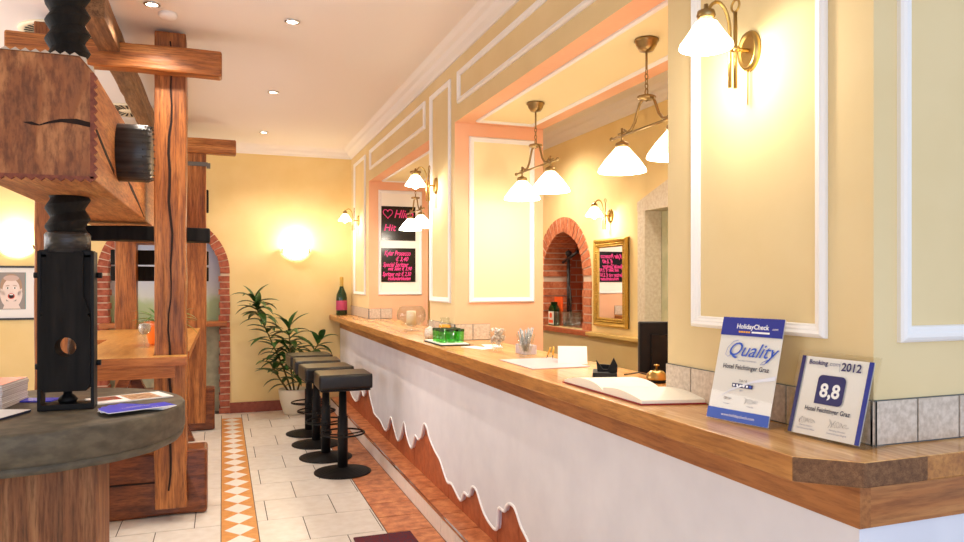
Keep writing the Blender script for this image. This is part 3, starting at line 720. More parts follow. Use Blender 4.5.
for (x, z) in ((HX0-.018, 1.53), (HX1+.016, 1.53), (HX0-.012, 1.125), (HX1+.012, 1.135)):
    MB().tube([(x-.012, 3.66, z), (x+.012, 3.66, z)], .013, seg=8).build('bolt', 'iron', wp)
MB().lathe([(0, .962), (.035, .962), (.04, .975), (.03, .99), (.018, 1.0), (.018, 1.022), (0, 1.022)], (SX, SY, 0), 20).build('screw_foot', 'iron', wp)
MB().tube([(-.66, 3.76, 1.2), (-.63, 3.76, 1.2)], .055).build('wooden_plug', 'leg_wood', wp)
# black roller through the beam
b = MB(); yc, zc = 3.70, 2.10
b.lathe([(0, BX1-.02), (.133, BX1-.02), (.133, -.325), (.126, -.312), (0, -.312)], (0, yc, zc), 40, axis='x')
b.build('roller', 'black_band', wp)
b = MB()
for i in range(24):
    a = i*2*PI/24
    b.lathe([(0, -.35), (.012, -.335), (0, -.300)], (0, yc+.124*math.cos(a), zc+.124*math.sin(a)), 6, axis='x', smooth=False)
b.build('roller_teeth', 'black_band', wp)
# frames
def timber(name, m, x0, x1, y0, y1, z0, z1, bev=.008, jit=.004):
    """hewn timber: subdivided box with slight waviness"""
    bb = bmesh.new(); bmesh.ops.create_cube(bb, size=1)
    L = (x1-x0, y1-y0, z1-z0)
    for v in bb.verts: v.co = Vector(((x0+x1)/2+v.co.x*L[0], (y0+y1)/2+v.co.y*L[1], (z0+z1)/2+v.co.z*L[2]))
    ax = L.index(max(L)); es = [e for e in bb.edges if abs((e.verts[0].co-e.verts[1].co)[ax]) > 1e-4]
    bmesh.ops.subdivide_edges(bb, edges=es, cuts=max(2, int(max(L)/.18)))
    for v in bb.verts:
        for q in range(3):
            if q != ax: v.co[q] += random.uniform(-jit, jit)
    m_ = MB(); m_._add(bb); o = m_.build(name, m, wp)
    bv = o.modifiers.new('bevel', 'BEVEL'); bv.width = bev; bv.segments = 2; bv.limit_method = 'ANGLE'; bv.angle_limit = .7
    return o
timber('post', 'post', -.395, -.212, 4.87, 5.06, .084, 3.06)
timber('post', 'post', -1.04, -.85, 4.87, 5.06, .084, 3.04)
timber('post', 'post', -.34, -.15, 7.72, 7.90, .084, 2.93)
timber('post', 'post', -.973, -.785, 7.72, 7.90, .084, 2.93)
timber('crossbar', 'post_x', -1.17, 0.0, 4.77, 4.89, 2.785, 2.94, .014)
timber('crossbar', 'post_x', -1.15, .135, 7.66, 7.78, 2.785, 2.935, .014)
timber('ceiling_rail', 'rail', -.69, -.575, 4.18, 8.0, 2.87, 3.03)
timber('sleeper', 'sleeper', -1.08, -.09, 5.0, 5.26, 0.002, .41, .018, .008)
timber('sleeper', 'sleeper', -1.3, -.07, 7.76, 8.0, 0.002, .425, .018, .008)
timber('cross_beam', 'black', -1.08, -.075, 5.08, 5.22, 1.765, 1.858)
for (z0, z1) in ((1.51, 1.655), (1.675, 1.82)): timber('wedge_plank', 'black', -1.04, -.13, 7.94, 8.06, z0, z1)
timber('wedge_plank', 'black', -1.0, -.13, 7.92, 8.04, 2.22, 2.45)
b = MB(); b.box(-.345, -.135, 7.705, 7.72, 2.66, 2.70, bev=.003); b.box(-.145, -.11, 7.69, 7.74, 2.64, 2.69); b.build('iron_clamp', 'iron_grey', wp)
b = MB()
cr_ = [(3.0-i*.1, math.sin(i*1.7)*.006+math.sin(i*.6)*.008) for i in range(29)]
for (z_a, a), (z_b, c_) in zip(cr_, cr_[1:]):
    wa = .003+.005*abs(math.sin(z_a*2.2)); wb = .003+.005*abs(math.sin(z_b*2.2))
    if z_b < 2.94 and (z_a > 0.2): b.prism([(-.303+a-wa, z_a), (-.303+a+wa, z_a), (-.303+c_+wb, z_b), (-.303+c_-wb, z_b)], onY(4.866), -.006, .0015)
b.build('post_crack', 'crack', wp)
b = MB(); b.box(-1.0, -.30, 4.985, 4.995, .222, .230)
b.build('sleeper_split', 'crack', wp)
MB().tube([(-.30, 4.985, .26), (-.30, 4.975, .26)], .02).build('dark_knot', 'crack', wp)

# ------------------------------------------------------------------ TABLES ON THE LEFT
tb = thing('wooden_table', 'honey pine high table fitted between the press posts', 'table', (-.65, 6.2, 0))
b = MB(); T0, T1 = .995, 1.046
for bx in ((-.845, -.203, 4.72, 4.857), (-.845, -.402, 4.857, 5.075), (-.845, -.203, 5.075, 6.3), (-1.08, -.203, 6.3, 7.62)): b.box(*bx, T0, T1)
for f in b.bm.faces:
    f.normal_update()
    if abs(f.normal.z) < .5: f.material_index = 1
b.build('table_top', ['table_top', 'table_wood'], tb)
b = MB(); b.box(-.83, -.27, 4.76, 4.79, .915, .994); b.box(-.30, -.27, 5.1, 7.58, .915, .994); b.box(-1.06, -.30, 7.55, 7.58, .915, .994)
b.build('apron', 'table_wood', tb)
for (x, tl) in ((-.80, .22), (-.50, -.22)):
    for y in (5.9, 7.2):
        b = MB(); b.prism([(x-tl-.04, .003), (x-tl+.04, .003), (x+tl+.04, .99), (x+tl-.04, .99)], lambda u, v, w_: (u, w_, v), y+(0 if tl > 0 else .071), y+.07+(0 if tl > 0 else .071)); b.build('leg', 'sleeper', tb)
rt = thing('round_table', 'round grey stone-topped table on a square timber leg', 'table', (-.80, 3.72, 0))
b = MB(); cxr, cyr, R = -.80, 3.72, .63
pr = [(0, .935), (R-.012, .935), (R-.003, .931), (R, .922), (R, .812), (R-.01, .806), (R-.012, .80), (R-.004, .796), (R-.012, .772), (R-.05, .765), (0, .765)]
b.lathe(pr, (cxr, cyr, 0), 72); 
for v in b.bm.verts:
    rr = math.hypot(v.co.x-cxr, v.co.y-cyr)
    if rr > .3 and v.co.z < .93:
        a = math.atan2(v.co.y-cyr, v.co.x-cxr); k_ = 1+.006*math.sin(7*a)+.004*math.sin(19*a); v.co.x = cxr+(v.co.x-cxr)*k_; v.co.y = cyr+(v.co.y-cyr)*k_
b.build('table_top', 'stone', rt)
b = MB(); b.box(-.87, -.50, 3.43, 3.80, .002, .764, bev=.012); b.build('leg', 'leg_wood', rt)

# ------------------------------------------------------------------ BAR STOOLS
def make_stool():
    t = thing('bar_stool', 'x', 'stool')
    b = MB()
    pr = [(0, .03), (.04, .034), (.09, .030)]
    pr = [(0, .055), (.03, .055), (.036, .045)]
    for i in range(8):
        r0 = .05+i*.021; z0 = .040-i*.0040; pr += [(r0, z0), (r0+.012, z0-.0005), (r0+.015, z0-.004)]
    pr += [(.222, .008), (.222, .001), (0, .001)]
    b.lathe(pr, seg=48); b.build('base', 'iron', t)
    b = MB(); b.lathe([(0, .04), (.04, .04), (.04, .44), (.032, .445), (.028, .66), (0, .66)], seg=24); b.build('column', 'iron', t)
    b = MB(); b.tube([(.168*math.cos(a), .168*math.sin(a), .31) for a in [q*2*PI/40 for q in range(40)]], .0075, seg=8, closed=True)
    for a in (0, PI/2, PI, 3*PI/2): b.tube([(.03*math.cos(a), .03*math.sin(a), .295), (.165*math.cos(a), .165*math.sin(a), .31)], .006, seg=6)
    b.lathe([(.036, .28), (.042, .28), (.042, .32), (.036, .32)], seg=20)
    b.build('foot_ring', 'iron', t)
    b = MB(); b.box(-.19, .19, -.17, .17, .66, .675, bev=.008); b.build('seat_pan', 'iron', t)
    b = MB(); b.box(-.205, .205, -.185, .185, .675, .790, bev=.022)
    o = b.build('seat', 'leather', t)
    for f in o.data.polygons: f.use_smooth = True
    bv = o.modifiers.new('wn', 'WEIGHTED_NORMAL')
    return t
st = make_stool()
for i, (x, y, rz, lb) in enumerate(((.895, 5.70, 0, 'nearest black leather bar stool with round footring'), (.835, 6.23, .06, 'second black bar stool from the camera at the counter'), (.82, 6.76, -.04, 'third black bar stool from the camera, half hidden'), (.81, 7.27, .05, 'farthest black bar stool beside the potted plant'))):
    o = st if i == 0 else copy_tree(st)
    o.location = (x, y, .001); o.rotation_euler.z = rz; tag(o, lb, 'stool', 'black bar stools in a row at the counter')

# ------------------------------------------------------------------ PLANTS
def leaf(mb, base, d, L, wd, droop, m=0, nseg=6):
    d = Vector(d).normalized(); side = d.cross(Vector((0, 0, 1)))
    side = Vector((1, 0, 0)) if side.length < .05 else side.normalized()
    p = Vector(base); rows = []
    for i in range(nseg+1):
        t_ = i/nseg; ww = wd*math.sin(PI*min(1, .08+t_*.95))**.8*.5 if t_ < 1 else .0005
        nrm = side.cross(d).normalized()
        rows.append([mb.bm.verts.new(p-side*ww+nrm*ww*.35), mb.bm.verts.new(p), mb.bm.verts.new(p+side*ww+nrm*ww*.35)])
        d = (d+Vector((0, 0, -droop/nseg))).normalized(); p = p+d*(L/nseg)
    for a, c_ in zip(rows, rows[1:]):
        for k_ in range(2):
            f = mb.bm.faces.new([a[k_], a[k_+1], c_[k_+1], c_[k_]]); f.smooth = True; f.material_index = m
pl = thing('potted_plant', 'tall green leafy plant in a cream pot beside the bar stools', 'plant', (.765, 8.42, 0))
PX, PY = .765, 8.42
MB().lathe([(0, .003), (.10, .003), (.112, .02), (.15, .16), (.165, .26), (.165, .285), (.155, .29), (.148, .26), (0, .25)], (PX, PY, 0), 40).build('pot', 'white_pot', pl)
MB().lathe([(0, .262), (.145, .255)], (PX, PY, 0), 30).build('soil', 'soil', pl)
stems = [[(PX-.02, PY, .25), (PX-.12, PY-.06, .55), (PX-.25, PY-.05, .85), (PX-.38, PY-.03, 1.15), (PX-.43, PY, 1.30)],
         [(PX+.01, PY, .25), (PX-.03, PY-.06, .5), (PX-.05, PY-.1, .8), (PX-.06, PY-.1, 1.0)],
         [(PX+.04, PY, .25), (PX+.10, PY-.12, .5), (PX+.20, PY-.2, .72), (PX+.28, PY-.22, .85)],
         [(PX-.05, PY, .25), (PX-.16, PY-.14, .42), (PX-.26, PY-.2, .6)]]
for sm_ in stems: MB().tube(sm_, [.011, .009, .008, .006, .004][:len(sm_)]).build('stem', 'stem', pl)
b = MB(); rnd = random.Random(4)
for si, (sm_, cnt) in enumerate(zip(stems, (52, 36, 24, 14))):
    for i in range(cnt):
        t_ = (.22+.78*i/(cnt-1))*(len(sm_)-1); j = min(int(t_), len(sm_)-2); p = Vector(sm_[j]).lerp(Vector(sm_[j+1]), t_-j)
        a = i*2.4+rnd.uniform(-.3, .3); up_ = rnd.uniform(.1, .9)+(.9 if i > cnt-5 else 0)
        dy = math.sin(a)*.8
        leaf(b, p, (math.cos(a), dy if dy < .2 else dy*.25, up_), rnd.uniform(.20, .29), rnd.uniform(.065, .085), rnd.uniform(.7, 1.6))
b.build('foliage', 'leaf', pl)
op = thing('orange_flowerpot', 'orange pot with spiky green plant on the pine table', 'plant', (-.43, 6.1, 1.047))
def tq(X, Y, Z): return (X, Y, Z)
ox, oy = -.39, 5.72; op.location = (ox, oy, 1.047); ORI[op.name] = Vector((ox, oy, 1.047))
MB().lathe([(0, 1.048), (.10, 1.048), (.112, 1.06), (.138, 1.19), (.142, 1.215), (.132, 1.215), (.125, 1.19), (0, 1.185)], (ox, oy, 0), 36).build('pot', 'orange_pot', op)
b = MB()
for i in range(34):
    a = i*2.4; leaf(b, (ox+.03*math.cos(a), oy+.03*math.sin(a), 1.19), (math.cos(a), math.sin(a), rnd.uniform(.5, 2.6)), rnd.uniform(.16, .27), .022, rnd.uniform(.8, 2))
b.build('foliage', 'leaf_bright', op)
wg = thing('wine_glass', 'stemmed glass filled with beads in front of the orange flowerpot', 'glass', (-.50, 5.43, 1.047))
MB().lathe([(0, .001), (.035, .001), (.03, .004), (.005, .008), (.0045, .07), (.018, .085), (.04, .115), (.042, .145), (.033, .19), (.031, .19), (.039, .145), (.037, .117), (.015, .09), (0, .086)], (-.50, 5.43, 1.047), 28).build('bowl', 'glass', wg)
MB().lathe([(0, .092), (.015, .094), (.036, .118), (.037, .143), (.033, .165), (0, .172)], (-.50, 5.43, 1.047), 20).build('beads', 'candy', wg)

# ------------------------------------------------------------------ BACK WALL PICTURE
pf = thing('framed_portrait', 'black-framed photo of a person shouting with hands on cheeks', 'picture', (-2.05, BACK, 1.05))
u0, u1, v0, v1 = -2.32, -1.80, 1.105, 1.668
b = MB()
for q in ((u0, u1, v0, v0+.02), (u0, u1, v1-.02, v1), (u0, u0+.02, v0+.02, v1-.02), (u1-.02, u1, v0+.02, v1-.02)): b.box(q[0], q[1], BACK-.03, BACK-.001, q[2], q[3])
b.build('frame', 'frame_black', pf)
MB().box(u0+.02, u1-.02, BACK-.012, BACK-.001, v0+.02, v1-.02).build('mat_board', 'paper', pf)
MB().box(-2.19, -1.935, BACK-.015, BACK-.012, 1.215, 1.60).build('print', 'print_bg', pf)
ph = MB()
def ell(mb, cx_, cz_, rx, rz_, w_, m, n=28, a0=0, a1=2*PI, rot=0):
    q = []
    for i in range(n):
        a = a0+(a1-a0)*i/(n if a1-a0 > 6 else n-1); x, z = rx*math.cos(a), rz_*math.sin(a)
        q.append((cx_+x*math.cos(rot)-z*math.sin(rot), BACK-w_, cz_+x*math.sin(rot)+z*math.cos(rot)))
    mb.poly(q, m)
fx_, fz = -2.06, 1.415
ell(ph, fx_, fz+.035, .098, .135, .0155, 2)                      # hair
ph.poly([(fx_-.075, BACK-.0156, 1.222), (fx_+.085, BACK-.0156, 1.222), (fx_+.05, BACK-.0156, 1.30), (fx_-.05, BACK-.0156, 1.30)], 0)  # shoulders
ell(ph, fx_, fz, .078, .118, .0158, 0)                           # face
ell(ph, fx_, fz+.125, .07, .03, .0159, 1)                        # headband
for sg in (-1, 1):
    ell(ph, fx_+sg*.072, fz-.085, .022, .075, .016, 0, rot=-sg*.25)
    for q in range(4): ell(ph, fx_+sg*(.088-q*.010), fz-.02-q*.006, .007, .040, .0162, 0, rot=-sg*.15)
    ell(ph, fx_+sg*.032, fz+.022, .017, .010, .0161, 3); ell(ph, fx_+sg*.032, fz+.022, .007, .009, .0163, 4)
    ell(ph, fx_+sg*.033, fz+.047, .02, .004, .0161, 2, rot=-sg*.15)
    ell(ph, fx_+sg*.008, fz-.02, .005, .003, .0161, 1)
ell(ph, fx_, fz-.062, .032, .030, .0161, 5); ell(ph, fx_, fz-.062, .024, .023, .0162, 4); ell(ph, fx_, fz-.046, .018, .006, .0163, 3)
ph.build('printed_person', ['skin_print', 'skin_shadow', 'print_hair', 'paper', 'print_dark', 'mag_red'], pf)
MB().box(-1.935, -1.93, BACK-.015, BACK-.012, 1.215, 1.60).build('print_margin', 'teal', pf)

# ------------------------------------------------------------------ MIRROR AND NICHE
mr = thing('wall_mirror', 'upright mirror in a beaded gilt frame on the reception wall', 'mirror', (ROOMR, 5.33, 1.12))
fm = onX(ROOMR); u0, u1, v0, v1 = 5.055, 5.605, 1.12, 1.868
b = MB()
b.prism([(u0, v0), (u1, v0), (u1, v1), (u0, v1)], fm, .001, .012); b.build('back_board', 'leg_wood', mr)
b = MB(); pr = [(0, .002), (0, .028), (.18, .038), (.35, .034), (.5, .022), (.72, .022), (.85, .03), (1, .016), (1, .012)]
rings = []
for (cu_, cv_, su, sv) in ((u0, v0, 1, 1), (u1, v0, -1, 1), (u1, v1, -1, -1), (u0, v1, 1, -1)):
    rings.append([b.bm.verts.new(fm(cu_+su*t_*.075, cv_+sv*t_*.075, h)) for t_, h in pr])
for i in range(4):
    a, c_ = rings[i], rings[(i+1) % 4]
    for k_ in range(len(pr)-1): b.bm.faces.new([a[k_], c_[k_], c_[k_+1], a[k_+1]])
b.build('frame', 'gold', mr)
b = MB()
def bead(mb, u, v):
    x, y, z = fm(u, v, .026); mb.lathe([(0, -.009), (.007, -.005), (.009, 0), (.007, .005), (0, .009)], (x, y, z), 8)
nb = 20
for i in range(nb):
    t_ = (i+.5)/nb
    for v in (v0+.045, v1-.045): bead(b, u0+.045+(u1-u0-.09)*t_, v)
for i in range(28):
    t_ = (i+.5)/28
    for u in (u0+.045, u1-.045): bead(b, u, v0+.045+(v1-v0-.09)*t_)
b.build('beading', 'gold', mr)
MB().prism([(u0+.07, v0+.07), (u1-.07, v0+.07), (u1-.07, v1-.07), (u0+.07, v1-.07)], fm, .012, .0165).build('mirror_glass', 'mirror', mr)
# niche contents
nx = ROOMR+.12
lx = ROOMR+.05
lq = thing('liqueur_bottle', 'flat dark bottle with pale label at the left of the brick niche', 'bottle', (lx, 6.56, NB))
b = MB(); b.prism([(6.50, 1.061), (6.63, 1.061), (6.63, 1.23), (6.605, 1.255), (6.58, 1.268), (6.58, 1.30), (6.55, 1.30), (6.55, 1.268), (6.525, 1.255), (6.50, 1.23)], lambda u, v, w_: (w_, u, v), lx-.03, lx+.03); b.build('bottle_body', 'bottle_green', lq)
MB().box(lx-.034, lx-.030, 6.507, 6.623, 1.075, 1.205).build('label', 'label_white', lq)
b = MB(); b.lathe([(0, -.002), (.028, -.002)], (lx-.0345, 6.565, 1.165), 20, axis='x'); b.box(lx-.0352, lx-.0345, 6.515, 6.615, 1.09, 1.12); b.build('label_print', 'orange_card', lq)
MB().box(lx+.05, lx+.06, 6.48, 6.66, 1.061, 1.35).build('orange_card', 'orange_card')
tag(bpy.data.objects['orange_card'], 'orange card standing behind the dark bottle in the brick niche', 'card')
ordn = ['leftmost', 'second from left', 'third from left', 'fourth from left', 'fifth from left', 'sixth from left', 'rightmost']
g0 = None
for i in range(7):
    y = 6.455-.068*i; x = ROOMR+.04+(.05 if i % 2 else 0)
    if g0 is None:
        g0 = MB().lathe([(0, 0), (.024, 0), (.028, .02), (.034, .15), (.031, .15), (.026, .02), (0, .012)], (0, 0, 0), 20).build('drinking_glass', 'bar_glass'); o = g0
    else: o = g0.copy(); COL.objects.link(o)
    o.location = (x, y, NB+.001); tag(o, '%s of the clear glasses lined up in the brick niche' % ordn[i], 'glass', 'clear glasses in the brick niche')
tx_, ty_ = ROOMR+.20, 6.54
b = MB(); b.tube([(tx_, ty_, 1.061), (tx_, ty_, 1.78)], .018); b.tube([(tx_, ty_+.12, 1.70), (tx_, ty_-.20, 1.80)], .016)
b.lathe([(0, 1.76), (.03, 1.77), (.035, 1.80), (0, 1.83)], (tx_, ty_, 0), 16); b.tube([(tx_, ty_, 1.5), (tx_-.03, ty_-.10, 1.42), (tx_-.03, ty_-.12, 1.15)], .01)
b.lathe([(0, 1.061), (.06, 1.061), (.05, 1.08), (.02, 1.1), (0, 1.1)], (tx_, ty_, 0), 20)
tag(b.build('beer_tap', 'black_band'), 'dark iron tap stand with crosswise handle inside the brick niche', 'tap')

# ------------------------------------------------------------------ MENU BOARDS
def board(x0, x1, z0, z1, label):
    t = thing('menu_board', label, 'menu board', (x0, Y4-.012, z0), 'black menu boards on the far reveal')
    MB().box(x0, x1, Y4-.016, Y4-.006, z0, z1, bev=.001).build('panel', 'board', t); return t
MB().box(1.604, 2.016, Y4-.006, Y4-.002, 1.394, 2.451).build('poster', mat('white_poster', (250, 246, 236), .5))
tag(bpy.data.objects['poster'], 'white backing panel behind the two menu boards', 'panel')
bt = board(1.60, 1.975, 1.945, 2.313, 'upper black menu board with a pink heart drawing'); bb_ = board(1.60, 1.975, 1.500, 1.864, 'lower black menu board with four lines of pink writing')
W = Y4-.0175
b = MB(); hp = []
for i in range(26):
    a = i*2*PI/25; hp.append((1.67+.0032*16*math.sin(a)**3, W, 2.235+.0034*(13*math.cos(a)-5*math.cos(2*a)-2*math.cos(3*a)-math.cos(4*a))))
b.tube(hp, .0045, seg=5); b.build('heart', 'pink', bt)
fw = lambda ox_, oz_: (lambda u, v: (ox_+u, W, oz_+v))
text('lettering', 'Hlich', .125, fw(1.735, 2.19), 'pink', bt, .35, 'LEFT', .001, .8)
text('lettering', 'Hit', .10, fw(1.625, 2.05), 'pink', bt, .2, 'LEFT', .001)
for (s_, zz, xx, sz, sxx) in (('Kylar Prosecco', 1.785, 1.63, .075, .62), ('\u20ac 3,40', 1.725, 1.75, .065, .8), ('Special Spritzer', 1.665, 1.615, .068, .65), ('mit Sekt \u20ac 3,90', 1.625, 1.67, .055, .75), ('Spritzer mit \u20ac 2,50', 1.565, 1.61, .062, .65), ('Hollunderblueten', 1.52, 1.67, .058, .6)):
    text('lettering', s_, sz, fw(xx, zz), 'pink', bb_, .35, 'LEFT', .0012, sxx)

# ------------------------------------------------------------------ THINGS ON THE COUNTER
CT = 1.108
cb = thing('champagne_bottle', 'green champagne magnum with pink label at the far end of the counter', 'bottle', (1.335, 8.58, CT))
q = (1.335, 8.58, CT)
MB().lathe([(0, 0), (.058, 0), (.064, .012), (.064, .20), (.058, .245), (.03, .31), (.02, .345), (.019, .38), (0, .38)], q, 32).build('bottle_body', 'bottle_green', cb)
MB().lathe([(.0215, .335), (.0205, .38), (.022, .40), (.022, .44), (.018, .452), (0, .455)], q, 24).build('foil', 'foil', cb)
MB().lathe([(.0648, .06), (.0652, .062), (.0652, .17), (.0648, .172)], q, 32).build('label', 'label_pink', cb)

gb = thing('glass_bowl_candle', 'round clear glass bowl holding a thick cream candle', 'candle holder', (1.47, 5.68, CT))
q = (1.43, 5.62, CT)
MB().lathe([(0, 0), (.065, 0), (.06, .012), (.03, .02), (.08, .045), (.112, .09), (.118, .125), (.108, .17), (.085, .20), (.08, .20), (.104, .168), (.114, .125), (.108, .092), (.076, .049), (0, .03)], q, 40).build('bowl', 'glass', gb)
MB().lathe([(0, .045), (.038, .045), (.038, .155), (.034, .16), (0, .155)], q, 28).build('candle', 'candle', gb)

jar = thing('juice_jar', 'clear jar with orange filling behind the green glasses', 'jar', (1.42, 4.66, CT))
q = (1.425, 4.675, CT)
MB().lathe([(0, 0), (.04, 0), (.045, .01), (.045, .10), (.03, .13), (.032, .15), (.029, .15), (.027, .13), (.042, .10), (.042, .01), (0, .006)], q, 28).build('glass_body', 'glass', jar)
MB().lathe([(0, .065), (.0415, .065), (.0415, .10), (.0, .105)], q, 24).build('filling', 'juice', jar)
MB().lathe([(0, .007), (.0413, .007), (.0413, .064), (0, .064)], q, 24).build('lower_filling', 'candle', jar)
vs = thing('small_vase', 'white pear-shaped vase left of the orange jar', 'vase', (1.36, 4.72, CT))
MB().lathe([(0, 0), (.035, 0), (.045, .03), (.04, .07), (.02, .11), (.022, .13), (.018, .13), (0, .12)], (1.345, 4.76, CT), 24).build('body', 'glass', vs)
MB().lathe([(0, .004), (.033, .004), (.04, .03), (.036, .07), (0, .09)], (1.345, 4.76, CT), 20).build('filling', 'candy', vs)

ty = thing('serving_tray', 'flat white tray with dark underside under the green glasses', 'tray', (1.37, 4.40, CT), rz=0)
b = MB(); b.box(1.255, 1.445, 4.20, 4.60, CT, CT+.006, 1, bev=.002); b.box(1.262, 1.438, 4.207, 4.593, CT+.006, CT+.012, 0, bev=.002); b.build('tray_plate', ['paper', 'black_plastic'], ty)
gg = None; rows = ['near', 'middle', 'far']; seats = ['counter-edge', 'centre', 'wall-side']
for i in range(3):
    for j in range(3):
        x, y = 1.295+j*.056, 4.29+i*.072
        if gg is None:
            gg = thing('green_tumbler', 'x', 'glass')
            MB().lathe([(0, 0), (.021, 0), (.024, .004), (.026, .072), (.024, .072), (.0215, .006), (0, .004)], seg=20).build('cup', 'green_glass', gg)
            MB().lathe([(.0242, .070), (.0268, .070), (.0272, .078), (.0262, .085), (.0240, .085), (.0238, .078), (.0242, .070)], seg=20).build('rim', 'green_rim', gg); o = gg
        else: o = copy_tree(gg)
        o.location = (x, y, CT+.0125); tag(o, 'green tumbler in the %s row of the tray, %s one' % (rows[i], seats[j]), 'glass', 'green tumblers on the white tray')

def glass_of(x, y, name, label, cat, fill):
    t = thing(name, label, cat, (x, y, CT)); q = (x, y, CT)
    MB().lathe([(0, 0), (.032, 0), (.033, .01), (.026, .02), (.036, .05), (.05, .12), (.048, .12), (.034, .052), (.022, .024), (0, .022)], q, 28).build('glass_body', 'glass', t)
    return t
t = glass_of(1.46, 3.78, 'sweets_glass', 'clear footed glass heaped with white wrapped sweets', 'glass', 'candy')
b = MB(); rn = random.Random(2)
for i in range(34):
    h = rn.uniform(.04, .125); r_ = rn.uniform(0, .024+.014*(h/.12)); a = rn.uniform(0, 2*PI)
    b.box(1.46+r_*math.cos(a)-.012, 1.46+r_*math.cos(a)+.012, 3.78+r_*math.sin(a)-.008, 3.78+r_*math.sin(a)+.008, CT+h-.005, CT+h+.006, bev=.003, rot=Matrix.Rotation(rn.uniform(0, 3), 3, Vector((rn.random(), rn.random(), .3)).normalized()))
b.build('sweets', 'candy', t)['kind'] = 'stuff'
t = glass_of(1.50, 3.47, 'sugar_glass', 'clear footed glass full of long sugar sticks', 'glass', 'stick')
b = MB()
for i in range(22):
    a = rn.uniform(0, 2*PI); k_ = rn.uniform(.4, 1); L = rn.uniform(.12, .155)
    b.tube([(1.50+.012*k_*math.cos(a), 3.47+.012*k_*math.sin(a), CT+.028), (1.50+.046*k_*math.cos(a), 3.47+.046*k_*math.sin(a), CT+L)], .0035, seg=5)
b.build('sugar_sticks', 'stick', t)['kind'] = 'stuff'
b = MB(); b.box(1.53, 1.60, 3.55, 3.68, CT, CT+.05, bev=.003); b.box(1.55, 1.558, 3.56, 3.67, CT+.05, CT+.085)
tag(b.build('card_holder', mat('lilac_grey_card', (196, 192, 206), .5)), 'small lilac-grey card box between the sweets glass and the sugar glass', 'card holder')
for (x, y, rz, lb) in ((1.43, 4.02, .3, 'flyer lying flat between tray and sweets glass'), (1.55, 4.10, -.2, 'second flyer by the reveal tiles, behind the first')):
    b = MB(); b.box(-.05, .05, -.105, .105, 0, .002); o = b.build('flyer', 'sheet'); o.location = (x, y, CT+.0005); o.rotation_euler.z = rz; tag(o, 'pale '+lb, 'flyer', 'flyers on the counter')
b = MB(); b.box(1.31, 1.60, 2.95, 3.36, CT, CT+.003, bev=.001); tag(b.build('desk_mat', 'lilac'), 'flat lilac writing mat on the worktop in front of the white desk calendar', 'desk mat')
# desk calendar (tent)
cal = thing('desk_calendar', 'white tent-shaped desk calendar at the rear of the worktop', 'calendar', (1.6, 3.1, CT))
b = MB(); fcal = lambda u, v, w_: (1.60+u*.43+w_*.9, 3.13+u*.9-w_*.43, v)
b.prism([(-.055, CT), (-.052, CT), (.0, CT+.078), (-.002, CT+.081)], fcal, -.07, .07); b.build('front_leaf', 'paper', cal)
b = MB(); b.prism([(.052, CT), (.055, CT), (.002, CT+.081), (0, CT+.078)], fcal, -.07, .07); b.build('back_leaf', mat('grey_card', (120, 110, 110), .6), cal)
# pens
ph_ = thing('pencil', 'x', 'pencil', (0, 0, 0)); 
MB().tube([(0, 0, .02), (0, 0, .065)], .004, seg=6).build('shaft', 'pencil', ph_); MB().lathe([(0, 0), (.004, .02)], seg=6).build('tip', 'ink', ph_)
for i, (x, y, tx, lb) in enumerate(((1.56, 3.34, .35, 'leftmost'), (1.575, 3.30, -.2, 'middle'), (1.59, 3.25, .3, 'rightmost'))):
    o = ph_ if i == 0 else copy_tree(ph_)
    o.location = (x, y, CT-.0); o.rotation_euler = (tx, .2, 0); tag(o, '%s of three yellow pencils leaning beside the desk calendar' % lb, 'pencil', 'yellow pencils by the calendar')
# phone cradle
pc = thing('card_terminal', 'black plastic phone cradle with raised prongs on the worktop', 'phone cradle', (1.50, 2.60, CT))
ft = lambda u, v, w_: (1.49+u*.85+w_*.5, 2.62-u*.5+w_*.85, CT+v)
b = MB(); b.prism([(-.075, 0), (.075, 0), (.07, .022), (.02, .030), (-.06, .022)], lambda u, v, w_: ft(w_, v, u), -.05, .05); b.build('base', 'black_plastic', pc)
b = MB(); b.prism([(-.05, .02), (.03, .02), (.036, .072), (.008, .034), (-.012, .034), (-.036, .082), (-.052, .05)], lambda u, v, w_: ft(-u, v, w_), -.03, -.014); b.build('prongs', 'black_plastic', pc)
b = MB(); b.prism([(-.05, .02), (.03, .02), (.02, .05), (-.045, .045)], lambda u, v, w_: ft(-u, v, w_), .015, .032); b.build('back_rest', 'black_plastic', pc)
MB().tube([(1.55, 2.57, CT+.012), (1.60, 2.54, CT+.022), (1.66, 2.50, CT+.008), (1.71, 2.48, CT+.004)], .003, seg=6).build('cable', 'black_plastic', pc)
# bell
be = thing('reception_bell', 'brass reception bell behind the open guest book', 'bell', (1.60, 2.40, CT))
q = (1.60, 2.41, CT)
MB().lathe([(0, 0), (.038, 0), (.038, .008), (.03, .012), (0, .012)], q, 28).build('base', 'black_plastic', be)
MB().lathe([(.040, .012), (.041, .016), (.038, .032), (.026, .044), (.008, .048), (0, .048)], q, 32).build('dome', 'brass', be)
MB().lathe([(0, .048), (.004, .048), (.004, .062), (.011, .064), (.011, .069), (0, .071)], q, 16).build('button', 'brass', be)
